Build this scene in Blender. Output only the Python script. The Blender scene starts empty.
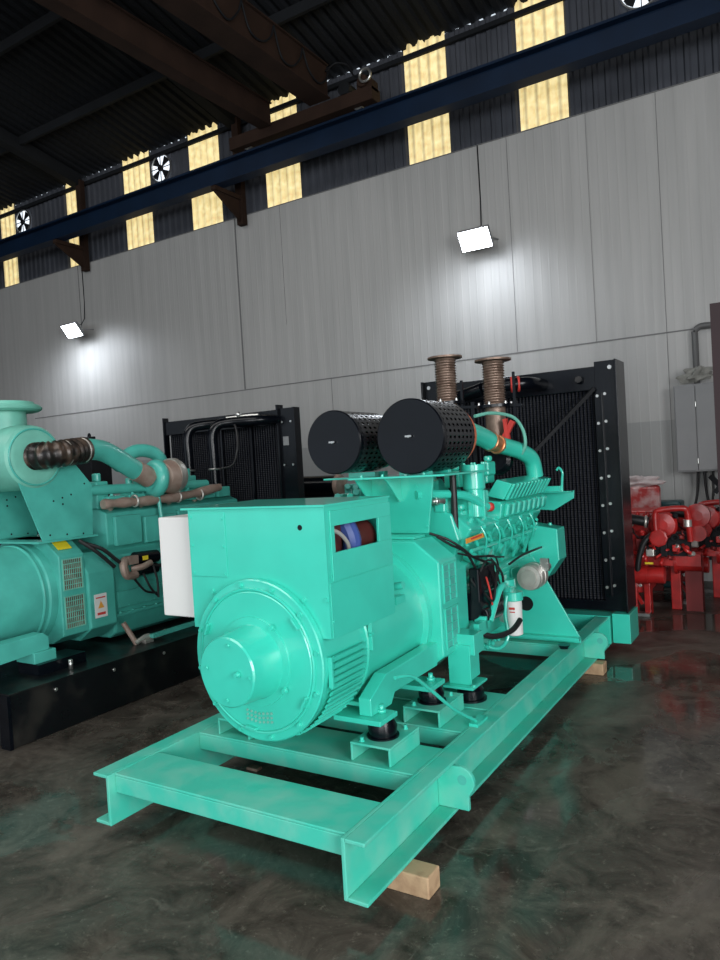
import bpy, bmesh, math, random
from mathutils import Vector, Matrix
R_ = math.radians
PI = math.pi
scene = bpy.context.scene
COL = scene.collection
random.seed(7)

# ------------------------------------------------------------------ camera, world, light
cam_d = bpy.data.cameras.new('camera')
cam = bpy.data.objects.new('camera', cam_d)
COL.objects.link(cam)
yd = Vector((442, 43, -720)).normalized()
xd = Vector((1166, 53, 720)); xd = (xd - xd.dot(yd)*yd).normalized()
zd = xd.cross(yd)
rot = Matrix((xd, yd, zd))            # world axes seen from the camera
cam.matrix_world = Matrix.Translation((0, 0, 1.75)) @ rot.to_4x4()
cam_d.sensor_fit = 'VERTICAL'; cam_d.sensor_height = 36.0
cam_d.lens = 720/960*36.0
cam_d.clip_end = 200
scene.camera = cam

scene.view_settings.view_transform = 'Standard'
scene.view_settings.look = 'None'
scene.view_settings.gamma = 1
scene.view_settings.use_curve_mapping = False
scene.view_settings.exposure = 0.0

world = bpy.data.worlds.new('daylight'); scene.world = world
world.use_nodes = True
bg = world.node_tree.nodes['Background']
bg.inputs[0].default_value = (0.80, 0.90, 1.0, 1); bg.inputs[1].default_value = 0.9

def area(name, loc, target, sx, sy, power, col):
    d = bpy.data.lights.new(name, 'AREA'); d.shape = 'RECTANGLE'; d.size = sx; d.size_y = sy
    d.energy = power; d.color = col
    o = bpy.data.objects.new(name, d); COL.objects.link(o)
    o.location = loc
    o.rotation_euler = (Vector(target)-Vector(loc)).to_track_quat('-Z', 'Y').to_euler()
    return o
area('doorway_daylight', (2.5, -8.5, 2.7), (-2.6, 4, 0.7), 9.0, 4.6, 620, (0.97, 0.99, 1.0))
area('side_fill_light', (6.0, -1.6, 2.5), (-4.0, -0.6, 1.6), 5.0, 4.4, 900, (0.98, 0.99, 1.0))  # added fill for the right-hand faces; the right wall has no opening
area('overhead_fill_light', (-7.0, -1.0, 8.8), (-7.0, 0.8, 0.0), 14.0, 3.0, 600, (1.0, 0.99, 0.96))  # added overhead fill for floor and top faces; the roof has no skylight

# ------------------------------------------------------------------ materials
def nmat(name):
    m = bpy.data.materials.new(name); m.use_nodes = True
    return m, m.node_tree.nodes, m.node_tree.links, m.node_tree.nodes['Principled BSDF']
def mat(name, col, rough=0.5, metal=0.0, var=0.0, vscale=3.0, bump=0.0, bscale=30.0, coat=0.0, rvar=0.0, col2=None, cthr=None):
    m, N, L, P = nmat(name)
    P.inputs['Base Color'].default_value = (*col, 1)
    P.inputs['Roughness'].default_value = rough
    P.inputs['Metallic'].default_value = metal
    if coat: P.inputs['Coat Weight'].default_value = coat; P.inputs['Coat Roughness'].default_value = 0.08
    tc = N.new('ShaderNodeTexCoord')
    if var or col2:
        nz = N.new('ShaderNodeTexNoise'); nz.inputs['Scale'].default_value = vscale; nz.inputs['Detail'].default_value = 6
        L.new(tc.outputs['Object'], nz.inputs['Vector'])
        cr = N.new('ShaderNodeValToRGB')
        a = cthr if cthr else (0.3, 0.7)
        cr.color_ramp.elements[0].position = a[0]; cr.color_ramp.elements[1].position = a[1]
        c2 = col2 if col2 else tuple(min(1, c*(1+var)) for c in col)
        c1 = col if col2 else tuple(c*(1-var) for c in col)
        cr.color_ramp.elements[0].color = (*c1, 1); cr.color_ramp.elements[1].color = (*c2, 1)
        L.new(nz.outputs['Fac'], cr.inputs['Fac']); L.new(cr.outputs['Color'], P.inputs['Base Color'])
        if rvar:
            mr = N.new('ShaderNodeMapRange'); mr.inputs['To Min'].default_value = max(0.02, rough-rvar); mr.inputs['To Max'].default_value = rough+rvar
            mr.inputs['From Min'].default_value = 0.3; mr.inputs['From Max'].default_value = 0.7
            L.new(nz.outputs['Fac'], mr.inputs['Value']); L.new(mr.outputs['Result'], P.inputs['Roughness'])
    if bump:
        nb = N.new('ShaderNodeTexNoise'); nb.inputs['Scale'].default_value = bscale; nb.inputs['Detail'].default_value = 3
        L.new(tc.outputs['Object'], nb.inputs['Vector'])
        b = N.new('ShaderNodeBump'); b.inputs['Strength'].default_value = bump; b.inputs['Distance'].default_value = 0.01
        L.new(nb.outputs['Fac'], b.inputs['Height']); L.new(b.outputs['Normal'], P.inputs['Normal'])
    return m
def emis(name, col, s):
    m, N, L, P = nmat(name)
    P.inputs['Base Color'].default_value = (*col, 1)
    P.inputs['Emission Color'].default_value = (*col, 1); P.inputs['Emission Strength'].default_value = s
    return m

M = {}
M['teal'] = mat('fresh_green_paint', (0.045, 0.62, 0.475), 0.30, var=0.05, vscale=5, bump=0.10, bscale=10, coat=0.8)
M['teal_dusty'] = mat('dusty_green_paint', (0.06, 0.58, 0.44), 0.42, bump=0.05, bscale=18, vscale=7, col2=(0.17, 0.58, 0.46), cthr=(0.42, 0.75), rvar=0.12)
M['teal_old'] = mat('older_green_paint', (0.075, 0.44, 0.37), 0.36, var=0.12, vscale=6, bump=0.08, bscale=20, coat=0.15)
M['teal_pale'] = mat('faded_green_paint', (0.17, 0.50, 0.40), 0.45, var=0.12, vscale=6)
M['black'] = mat('black_gloss_paint', (0.0025, 0.0035, 0.006), 0.24, var=0.3, bump=0.05, bscale=25)
M['black_matt'] = mat('black_matt', (0.010, 0.011, 0.013), 0.6, var=0.3, bump=0.1)
M['rubber'] = mat('rubber', (0.012, 0.012, 0.013), 0.45)
M['steel'] = mat('bright_steel', (0.62, 0.62, 0.60), 0.3, 0.9)
M['alu'] = mat('cast_aluminium', (0.55, 0.53, 0.49), 0.42, 0.7, var=0.15, vscale=12)
M['white'] = mat('white_paint', (0.78, 0.775, 0.76), 0.4, var=0.02)
M['rust'] = mat('rusty_steel', (0.15, 0.095, 0.07), 0.45, 0.5, vscale=14, bump=0.2, col2=(0.34, 0.25, 0.20), rvar=0.1)
M['rusty_pipe'] = mat('rust_bloomed_manifold', (0.30, 0.20, 0.16), 0.55, 0.3, vscale=12, col2=(0.42, 0.32, 0.27))
M['bellow_dark'] = mat('dark_bellows', (0.014, 0.011, 0.010), 0.35, 0.2, vscale=9, col2=(0.10, 0.068, 0.05), cthr=(0.45,0.65), bump=0.3, bscale=30)
M['orange'] = mat('orange_silicone', (0.72, 0.17, 0.08), 0.5)
M['copper'] = mat('copper_wire', (0.75, 0.36, 0.18), 0.35, 0.8)
M['red'] = mat('red_paint', (0.44, 0.018, 0.017), 0.36, var=0.3, vscale=9, bump=0.08, coat=0.2)
M['red_dark'] = mat('dull_red_paint', (0.22, 0.02, 0.02), 0.5, var=0.2)
M['maroon'] = mat('maroon_paint', (0.026, 0.007, 0.010), 0.55, var=0.15)
M['brown'] = mat('red_oxide_steel', (0.030, 0.016, 0.011), 0.85, var=0.25, vscale=3)
M['blue'] = mat('blue_crane_paint', (0.004, 0.014, 0.036), 0.5, var=0.2, vscale=2)
M['navy'] = mat('navy_paint', (0.008, 0.022, 0.05), 0.3, coat=0.4)
M['wood'] = mat('pale_timber', (0.50, 0.34, 0.20), 0.7, vscale=18, col2=(0.30, 0.18, 0.10), cthr=(0.45, 0.8), bump=0.2, bscale=40)
M['panel_grey'] = mat('grey_panel_paint', (0.23, 0.235, 0.24), 0.5, var=0.06)
M['yellow'] = mat('yellow_label', (0.85, 0.66, 0.03), 0.5)
M['label_red'] = mat('red_label', (0.62, 0.05, 0.04), 0.5)
M['label_orange'] = mat('orange_label', (0.80, 0.36, 0.05), 0.5)
M['winding'] = mat('winding_red', (0.09, 0.020, 0.017), 0.5, var=0.3, vscale=8)
M['cable_blue'] = mat('blue_cable', (0.05, 0.09, 0.30), 0.4)
M['cable_grey'] = mat('grey_cable', (0.35, 0.35, 0.33), 0.5)
M['plastic'] = mat('milky_plastic_wrap', (0.60, 0.52, 0.52), 0.25, var=0.2, vscale=8, bump=0.9, bscale=12)
M['wrap_red'] = mat('red_under_plastic', (0.50, 0.07, 0.07), 0.22, vscale=9, bump=0.9, bscale=14, col2=(0.62, 0.40, 0.40), cthr=(0.40, 0.62))
M['rag'] = mat('grey_rag', (0.22, 0.22, 0.20), 0.7, var=0.3, vscale=14, bump=1.0, bscale=16)
M['pipe_grey'] = mat('dull_grey_pipe', (0.10, 0.10, 0.10), 0.5, var=0.1)
M['tank'] = mat('dusty_black_tank', (0.004, 0.0045, 0.006), 0.35, vscale=4, col2=(0.022, 0.020, 0.017), cthr=(0.5, 0.75), rvar=0.1, bump=0.1, bscale=20)
M['teal_dark'] = mat('dark_teal_paint', (0.008, 0.06, 0.068), 0.4, var=0.15)
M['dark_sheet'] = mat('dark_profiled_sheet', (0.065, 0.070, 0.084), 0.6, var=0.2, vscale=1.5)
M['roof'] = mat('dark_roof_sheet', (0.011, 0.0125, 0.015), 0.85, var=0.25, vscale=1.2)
M['seam'] = mat('dark_joint', (0.16, 0.16, 0.16), 0.7)
M['black'].node_tree.nodes['Principled BSDF'].inputs['Specular IOR Level'].default_value = 0.3
for k_ in ('roof', 'brown', 'dark_sheet', 'blue', 'black_matt'): M[k_].node_tree.nodes['Principled BSDF'].inputs['Specular IOR Level'].default_value = 0.2
M['lamp'] = emis('lamp_glass', (0.86, 0.92, 1.0), 26)

# translucent daylight sheets, sunlit from outside
def translucent():
    m, N, L, P = nmat('translucent_daylight_sheet')
    tc = N.new('ShaderNodeTexCoord')
    nz = N.new('ShaderNodeTexNoise'); nz.inputs['Scale'].default_value = 9; nz.inputs['Detail'].default_value = 5
    L.new(tc.outputs['Object'], nz.inputs['Vector'])
    cr = N.new('ShaderNodeValToRGB')
    cr.color_ramp.elements[0].position = 0.35; cr.color_ramp.elements[1].position = 0.65
    cr.color_ramp.elements[0].color = (0.60, 0.46, 0.19, 1); cr.color_ramp.elements[1].color = (0.84, 0.72, 0.37, 1)
    L.new(nz.outputs['Fac'], cr.inputs['Fac'])
    sx = N.new('ShaderNodeSeparateXYZ'); L.new(tc.outputs['Object'], sx.inputs[0])
    w = N.new('ShaderNodeMath'); w.operation = 'MULTIPLY'; w.inputs[1].default_value = 2*PI/0.16; L.new(sx.outputs['X'], w.inputs[0])
    c = N.new('ShaderNodeMath'); c.operation = 'COSINE'; L.new(w.outputs[0], c.inputs[0])
    mr = N.new('ShaderNodeMapRange'); mr.inputs['From Min'].default_value = -1; mr.inputs['From Max'].default_value = -0.45
    mr.inputs['To Min'].default_value = 0.58; mr.inputs['To Max'].default_value = 1.0; L.new(c.outputs[0], mr.inputs['Value'])
    mx = N.new('ShaderNodeMix'); mx.data_type = 'RGBA'; mx.blend_type = 'MULTIPLY'; mx.inputs['Factor'].default_value = 1
    L.new(cr.outputs['Color'], mx.inputs['A']); L.new(mr.outputs['Result'], mx.inputs['B'])
    L.new(mx.outputs['Result'], P.inputs['Emission Color']); P.inputs['Emission Strength'].default_value = 1.05
    P.inputs['Base Color'].default_value = (0.5, 0.4, 0.25, 1); P.inputs['Roughness'].default_value = 0.6
    return m
M['translucent'] = translucent()

def wall_mat():
    m, N, L, P = nmat('white_profiled_panel')
    tc = N.new('ShaderNodeTexCoord'); sx = N.new('ShaderNodeSeparateXYZ')
    geo = N.new('ShaderNodeNewGeometry'); L.new(geo.outputs['Position'], sx.inputs[0])
    # slightly grubby: vertical streaks and broad patches
    mp = N.new('ShaderNodeMapping'); mp.inputs['Scale'].default_value = (5.0, 1.0, 0.25)
    L.new(geo.outputs['Position'], mp.inputs['Vector'])
    nz = N.new('ShaderNodeTexNoise'); nz.inputs['Scale'].default_value = 1.6; nz.inputs['Detail'].default_value = 7
    L.new(mp.outputs[0], nz.inputs['Vector'])
    cr = N.new('ShaderNodeValToRGB'); cr.color_ramp.elements[0].position = 0.3; cr.color_ramp.elements[1].position = 0.75
    cr.color_ramp.elements[0].color = (0.36, 0.358, 0.35, 1); cr.color_ramp.elements[1].color = (0.44, 0.435, 0.425, 1)
    L.new(nz.outputs['Fac'], cr.inputs['Fac'])
    # darker grey painted dado below 2.07 m
    gt = N.new('ShaderNodeMath'); gt.operation = 'GREATER_THAN'; gt.inputs[1].default_value = 2.07
    L.new(sx.outputs['Z'], gt.inputs[0])
    mx = N.new('ShaderNodeMix'); mx.data_type = 'RGBA'; mx.inputs['A'].default_value = (0.30, 0.305, 0.30, 1)
    L.new(gt.outputs[0], mx.inputs['Factor']); L.new(cr.outputs['Color'], mx.inputs['B'])
    L.new(mx.outputs['Result'], P.inputs['Base Color']); P.inputs['Roughness'].default_value = 0.42
    # fine vertical profile
    w = N.new('ShaderNodeMath'); w.operation = 'MULTIPLY'; w.inputs[1].default_value = 2*PI/0.12; L.new(sx.outputs['X'], w.inputs[0])
    s = N.new('ShaderNodeMath'); s.operation = 'COSINE'; L.new(w.outputs[0], s.inputs[0])
    pw = N.new('ShaderNodeMapRange'); pw.inputs['From Min'].default_value = 0.75; pw.inputs['From Max'].default_value = 1.0
    L.new(s.outputs[0], pw.inputs['Value'])
    n2 = N.new('ShaderNodeTexNoise'); n2.inputs['Scale'].default_value = 1.1; n2.inputs['Detail'].default_value = 2
    L.new(geo.outputs['Position'], n2.inputs['Vector'])
    ad = N.new('ShaderNodeMath'); ad.operation = 'MULTIPLY_ADD'; ad.inputs[1].default_value = 5.0
    L.new(n2.outputs['Fac'], ad.inputs[0]); L.new(pw.outputs['Result'], ad.inputs[2])
    b = N.new('ShaderNodeBump'); b.inputs['Strength'].default_value = 0.35; b.inputs['Distance'].default_value = 0.006
    L.new(ad.outputs[0], b.inputs['Height']); L.new(b.outputs['Normal'], P.inputs['Normal'])
    return m
M['wall'] = wall_mat()

def floor_mat():
    m, N, L, P = nmat('wet_stained_concrete')
    geo = N.new('ShaderNodeNewGeometry')
    def noise(sc, det=8, ro=0.6, dist=0.0, vec=None):
        n = N.new('ShaderNodeTexNoise'); n.inputs['Scale'].default_value = sc; n.inputs['Detail'].default_value = det
        n.inputs['Roughness'].default_value = ro; n.inputs['Distortion'].default_value = dist
        L.new(vec or geo.outputs['Position'], n.inputs['Vector']); return n.outputs['Fac']
    def rng(src, a, b, c=0.0, d=1.0):
        r = N.new('ShaderNodeMapRange'); r.inputs['From Min'].default_value = a; r.inputs['From Max'].default_value = b
        r.inputs['To Min'].default_value = c; r.inputs['To Max'].default_value = d
        L.new(src, r.inputs['Value']); return r.outputs['Result']
    def mixc(fac, A, B):
        x = N.new('ShaderNodeMix'); x.data_type = 'RGBA'; L.new(fac, x.inputs['Factor'])
        for k, v in (('A', A), ('B', B)):
            if isinstance(v, tuple): x.inputs[k].default_value = (*v, 1)
            else: L.new(v, x.inputs[k])
        return x.outputs['Result']
    def mul(a, b):
        x = N.new('ShaderNodeMath'); x.operation = 'MULTIPLY'; L.new(a, x.inputs[0]); L.new(b, x.inputs[1]); return x.outputs[0]
    mottled = mixc(rng(noise(3.2, 14, 0.74, 0.9), 0.38, 0.62), (0.034, 0.029, 0.024), (0.108, 0.093, 0.077))
    dust = rng(noise(0.8, 10, 0.7, 1.2), 0.52, 0.66, 0, 0.75)
    c = mixc(dust, mottled, (0.15, 0.132, 0.108))
    c = mixc(rng(noise(24, 8, 0.75), 0.56, 0.70, 0, 0.6), c, (0.22, 0.20, 0.165))
    # thin pale scratches and hairline cracks
    v = N.new('ShaderNodeTexVoronoi'); v.feature = 'DISTANCE_TO_EDGE'; v.inputs['Scale'].default_value = 0.75
    mp = N.new('ShaderNodeMixRGB') if False else None
    nv = N.new('ShaderNodeTexNoise'); nv.inputs['Scale'].default_value = 1.6; nv.inputs['Detail'].default_value = 6
    L.new(geo.outputs['Position'], nv.inputs['Vector'])
    va = N.new('ShaderNodeVectorMath'); va.operation = 'MULTIPLY_ADD'; va.inputs[1].default_value = (0.8, 0.8, 0.0)
    L.new(nv.outputs['Color'], va.inputs[0]); L.new(geo.outputs['Position'], va.inputs[2]); L.new(va.outputs[0], v.inputs['Vector'])
    crack = mul(rng(v.outputs['Distance'], 0.0, 0.007, 1, 0), rng(noise(5, 6), 0.48, 0.6, 0, 0.38))
    c = mixc(crack, c, (0.21, 0.19, 0.16))
    # grit
    g = N.new('ShaderNodeTexVoronoi'); g.inputs['Scale'].default_value = 22
    L.new(geo.outputs['Position'], g.inputs['Vector'])
    grit = mul(rng(g.outputs['Distance'], 0.0, 0.10, 1, 0), rng(noise(7, 4), 0.55, 0.62))
    c = mixc(grit, c, (0.30, 0.27, 0.23))
    L.new(c, P.inputs['Base Color'])
    wet = rng(noise(0.62, 9, 0.62, 1.0), 0.50, 0.54)          # 1 = dry
    fine = rng(noise(6, 8, 0.7), 0.3, 0.7, 0.30, 0.52)
    r = N.new('ShaderNodeMix'); r.data_type = 'FLOAT'; L.new(wet, r.inputs['Factor']); r.inputs['A'].default_value = 0.09; L.new(fine, r.inputs['B'])
    L.new(r.outputs['Result'], P.inputs['Roughness'])
    b = N.new('ShaderNodeBump'); b.inputs['Distance'].default_value = 0.012
    L.new(rng(wet, 0, 1, 0.03, 0.30), b.inputs['Strength']); L.new(noise(14, 8, 0.7), b.inputs['Height']); L.new(b.outputs['Normal'], P.inputs['Normal'])
    P.inputs['Specular IOR Level'].default_value = 0.35
    return m
M['floor'] = floor_mat()

def perforated():
    m, N, L, P = nmat('black_perforated_sheet')
    tc = N.new('ShaderNodeTexCoord'); sx = N.new('ShaderNodeSeparateXYZ'); L.new(tc.outputs['Object'], sx.inputs[0])
    def mth(op, a, b=None, val=None):
        n = N.new('ShaderNodeMath'); n.operation = op
        L.new(a, n.inputs[0])
        if b is not None: L.new(b, n.inputs[1])
        if val is not None: n.inputs[1].default_value = val
        return n.outputs[0]
    at2 = mth('ARCTAN2', sx.outputs['Z'], sx.outputs['X'])
    u = mth('MULTIPLY', at2, val=19.0); v = mth('MULTIPLY', sx.outputs['Y'], val=2*PI/0.12)
    d = mth('MULTIPLY', mth('SINE', u), mth('SINE', v))
    mr = N.new('ShaderNodeMapRange'); mr.inputs['From Min'].default_value = 0.62; mr.inputs['From Max'].default_value = 0.85
    L.new(mth('ABSOLUTE', d), mr.inputs['Value'])
    mx = N.new('ShaderNodeMix'); mx.data_type = 'RGBA'; mx.inputs['A'].default_value = (0.010, 0.011, 0.014, 1); mx.inputs['B'].default_value = (0.001, 0.001, 0.001, 1)
    L.new(mr.outputs['Result'], mx.inputs['Factor']); L.new(mx.outputs['Result'], P.inputs['Base Color'])
    rr = N.new('ShaderNodeMapRange'); rr.inputs['To Min'].default_value = 0.55; rr.inputs['To Max'].default_value = 0.0
    L.new(mr.outputs['Result'], rr.inputs['Value']); L.new(rr.outputs['Result'], P.inputs['Specular IOR Level'])
    P.inputs['Roughness'].default_value = 0.25
    b = N.new('ShaderNodeBump'); b.invert = True; b.inputs['Strength'].default_value = 0.9; b.inputs['Distance'].default_value = 0.006
    L.new(mr.outputs['Result'], b.inputs['Height']); L.new(b.outputs['Normal'], P.inputs['Normal'])
    return m
M['perforated'] = perforated()

def core_mat():
    m, N, L, P = nmat('radiator_fin_mesh')
    tc = N.new('ShaderNodeTexCoord'); sx = N.new('ShaderNodeSeparateXYZ'); L.new(tc.outputs['Object'], sx.inputs[0])
    outs = []
    for ax, per in (('X', 0.032), ('Z', 0.020)):
        a = N.new('ShaderNodeMath'); a.operation = 'MULTIPLY'; a.inputs[1].default_value = 2*PI/per; L.new(sx.outputs[ax], a.inputs[0])
        s = N.new('ShaderNodeMath'); s.operation = 'SINE'; L.new(a.outputs[0], s.inputs[0]); outs.append(s.outputs[0])
    mr = N.new('ShaderNodeMapRange'); mr.inputs['From Min'].default_value = 0.1; mr.inputs['From Max'].default_value = 0.7; L.new(outs[0], mr.inputs['Value'])
    mx = N.new('ShaderNodeMix'); mx.data_type = 'RGBA'; mx.inputs['A'].default_value = (0.0015, 0.002, 0.004, 1); mx.inputs['B'].default_value = (0.006, 0.008, 0.015, 1); P.inputs['Specular IOR Level'].default_value = 0.25
    L.new(mr.outputs['Result'], mx.inputs['Factor']); L.new(mx.outputs['Result'], P.inputs['Base Color'])
    P.inputs['Roughness'].default_value = 0.45
    ad = N.new('ShaderNodeMath'); ad.operation = 'MULTIPLY_ADD'; ad.inputs[1].default_value = 0.35
    L.new(outs[1], ad.inputs[0]); L.new(outs[0], ad.inputs[2])
    b = N.new('ShaderNodeBump'); b.inputs['Strength'].default_value = 0.7; b.inputs['Distance'].default_value = 0.008
    L.new(ad.outputs[0], b.inputs['Height']); L.new(b.outputs['Normal'], P.inputs['Normal'])
    return m
M['core'] = core_mat()

# ------------------------------------------------------------------ mesh builder
def frame(d):
    d = Vector(d).normalized()
    up = Vector((0, 0, 1)) if abs(d.z) < 0.9 else Vector((0, 1, 0))
    a = d.cross(up).normalized(); b = d.cross(a).normalized()
    return d, a, b
class MB:
    def __init__(s): s.v = []; s.f = []; s.sm = []
    def face(s, idx, smooth=False): s.f.append(tuple(idx)); s.sm.append(smooth)
    def box(s, x0, x1, y0, y1, z0, z1):
        n = len(s.v)
        for z in (z0, z1):
            for (x, y) in ((x0, y0), (x1, y0), (x1, y1), (x0, y1)): s.v.append(Vector((x, y, z)))
        for q in ((3, 2, 1, 0), (4, 5, 6, 7), (0, 1, 5, 4), (1, 2, 6, 5), (2, 3, 7, 6), (3, 0, 4, 7)): s.face([n+i for i in q])
        return s
    def bar(s, p0, p1, w, h=None, up=(0, 0, 1)):
        h = h or w; p0 = Vector(p0); p1 = Vector(p1); d = (p1-p0).normalized(); up = Vector(up)
        if abs(d.dot(up)) > 0.95: up = Vector((0, 1, 0))
        a = d.cross(up).normalized(); b = a.cross(d).normalized(); n = len(s.v)
        for p in (p0, p1):
            for (i, j) in ((-1, -1), (1, -1), (1, 1), (-1, 1)): s.v.append(p+a*i*w/2+b*j*h/2)
        for q in ((3, 2, 1, 0), (4, 5, 6, 7), (0, 1, 5, 4), (1, 2, 6, 5), (2, 3, 7, 6), (3, 0, 4, 7)): s.face([n+i for i in q])
        return s
    def lathe(s, p, d, prof, seg=32, cap0=True, cap1=True):
        """prof: (distance along d, radius) pairs"""
        p = Vector(p); d, a, b = frame(d); n = len(s.v); m = len(prof)
        for (t, r) in prof:
            for k in range(seg):
                th = 2*PI*k/seg; s.v.append(p+d*t+(a*math.cos(th)+b*math.sin(th))*r)
        for i in range(m-1):
            for k in range(seg):
                k2 = (k+1) % seg; s.face((n+i*seg+k, n+i*seg+k2, n+(i+1)*seg+k2, n+(i+1)*seg+k), True)
        if cap0: s.face([n+k for k in reversed(range(seg))])
        if cap1: s.face([n+(m-1)*seg+k for k in range(seg)])
        return s
    def cyl(s, p0, p1, r, r2=None, seg=24):
        p0 = Vector(p0); p1 = Vector(p1)
        return s.lathe(p0, p1-p0, [(0, r), ((p1-p0).length, r if r2 is None else r2)], seg)
    def tube(s, pts, r, seg=10, sub=6, wob=None, caps=True):
        P = [Vector(p) for p in pts]
        if sub > 1 and len(P) > 2:
            Q = []
            for i in range(len(P)-1):
                p0 = P[max(i-1, 0)]; p1 = P[i]; p2 = P[i+1]; p3 = P[min(i+2, len(P)-1)]
                for k in range(sub):
                    t = k/sub
                    Q.append(0.5*((2*p1)+(p2-p0)*t+(2*p0-5*p1+4*p2-p3)*t*t+(3*p1-p0-3*p2+p3)*t**3))
            Q.append(P[-1]); P = Q
        n = len(s.v); prev = None; N_ = len(P)
        for i, p in enumerate(P):
            t = (P[min(i+1, N_-1)]-P[max(i-1, 0)]).normalized()
            if prev is None: _, a, b = frame(t)
            else:
                a = prev-t*prev.dot(t); a.normalize(); b = t.cross(a)
            prev = a; rr = r(i/(N_-1)) if callable(r) else r
            for k in range(seg):
                th = 2*PI*k/seg; s.v.append(p+(a*math.cos(th)+b*math.sin(th))*rr)
        for i in range(N_-1):
            for k in range(seg):
                k2 = (k+1) % seg; s.face((n+i*seg+k, n+i*seg+k2, n+(i+1)*seg+k2, n+(i+1)*seg+k), True)
        if caps:
            s.face([n+k for k in reversed(range(seg))]); s.face([n+(N_-1)*seg+k for k in range(seg)])
        return s
    def prism(s, poly, ax, a0, a1):
        """poly in the two other axes (x,z for 'y'; y,z for 'x'; x,y for 'z')"""
        n = len(s.v); m = len(poly)
        for t in (a0, a1):
            for (u, w) in poly:
                s.v.append(Vector({'y': (u, t, w), 'x': (t, u, w), 'z': (u, w, t)}[ax]))
        s.face([n+i for i in range(m)]); s.face([n+m+i for i in reversed(range(m))])
        for i in range(m):
            j = (i+1) % m; s.face((n+i, n+m+i, n+m+j, n+j))
        return s
    def torus(s, c, ax, R, r, seg=28, seg2=10):
        c = Vector(c); d, a, b = frame(ax); n = len(s.v)
        for i in range(seg):
            th = 2*PI*i/seg; rad = a*math.cos(th)+b*math.sin(th)
            for k in range(seg2):
                ph = 2*PI*k/seg2; s.v.append(c+rad*(R+r*math.cos(ph))+d*r*math.sin(ph))
        for i in range(seg):
            for k in range(seg2):
                i2 = (i+1) % seg; k2 = (k+1) % seg2
                s.face((n+i*seg2+k, n+i2*seg2+k, n+i2*seg2+k2, n+i*seg2+k2), True)
        return s
    def ball(s, c, r, seg=10):
        c = Vector(c); pr = [(-r*math.cos(PI*i/6), max(1e-4, r*math.sin(PI*i/6))) for i in range(7)]
        return s.lathe(c, (0, 0, 1), pr, seg)
    def plate_hole(s, x0, x1, y0, y1, z0, z1, hy0, hy1, hz0, hz1):
        """slab thin in x with a rectangular hole"""
        s.box(x0, x1, y0, y1, z0, hz0); s.box(x0, x1, y0, y1, hz1, z1)
        s.box(x0, x1, y0, hy0, hz0, hz1); s.box(x0, x1, hy1, y1, hz0, hz1); return s

ORG = {}
def put(name, mb, m, parent=None, bevel=0.0, label=None, kind=None, cat=None, group=None):
    xs = [v.x for v in mb.v]; ys = [v.y for v in mb.v]; zs = [v.z for v in mb.v]
    c = Vector(((min(xs)+max(xs))/2, (min(ys)+max(ys))/2, (min(zs)+max(zs))/2))
    if parent is None: c.z = min(zs)
    me = bpy.data.meshes.new(name); me.from_pydata([v-c for v in mb.v], [], mb.f)
    me.polygons.foreach_set('use_smooth', mb.sm)
    bm = bmesh.new(); bm.from_mesh(me); bmesh.ops.recalc_face_normals(bm, faces=bm.faces)
    for e in bm.edges:
        if len(e.link_faces) == 2 and e.calc_face_angle(0) > R_(32): e.smooth = False
    bm.to_mesh(me); bm.free()
    me.materials.append(M[m] if isinstance(m, str) else m)
    o = bpy.data.objects.new(name, me); COL.objects.link(o)
    base = Vector((0, 0, 0))
    if parent is not None: o.parent = parent; base = ORG[parent]
    o.location = c-base; ORG[o] = c
    if bevel:
        b = o.modifiers.new('bevel', 'BEVEL'); b.width = bevel; b.segments = 2; b.limit_method = 'ANGLE'; b.angle_limit = R_(40)
    if label: o['label'] = label
    if kind: o['kind'] = kind
    if cat: o['category'] = cat
    if group: o['group'] = group
    return o
def thing(name, label, cat, loc, group=None):
    o = bpy.data.objects.new(name, None); COL.objects.link(o); o.empty_display_size = 0.1
    o.location = loc; ORG[o] = Vector(loc); o['label'] = label; o['category'] = cat
    if group: o['group'] = group
    return o
def dup(o, delta=(0, 0, 0), parent=None, label=None):
    c = o.copy(); COL.objects.link(c)
    if parent is not None: c.parent = parent
    c.location = o.location+Vector(delta); ORG[c] = ORG[o]+Vector(delta)
    for ch in list(o.children): dup(ch, (0, 0, 0), c)
    if label: c['label'] = label
    return c
def hexbolt(parent, p, d, r=0.014, h=0.012, m='teal', name='bolt'):
    p = Vector(p); d = Vector(d).normalized()
    return put(name, MB().lathe(p, d, [(0, r*1.35), (h*0.3, r*1.35), (h*0.3, r), (h, r*0.9)], 8), m, parent)

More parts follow.
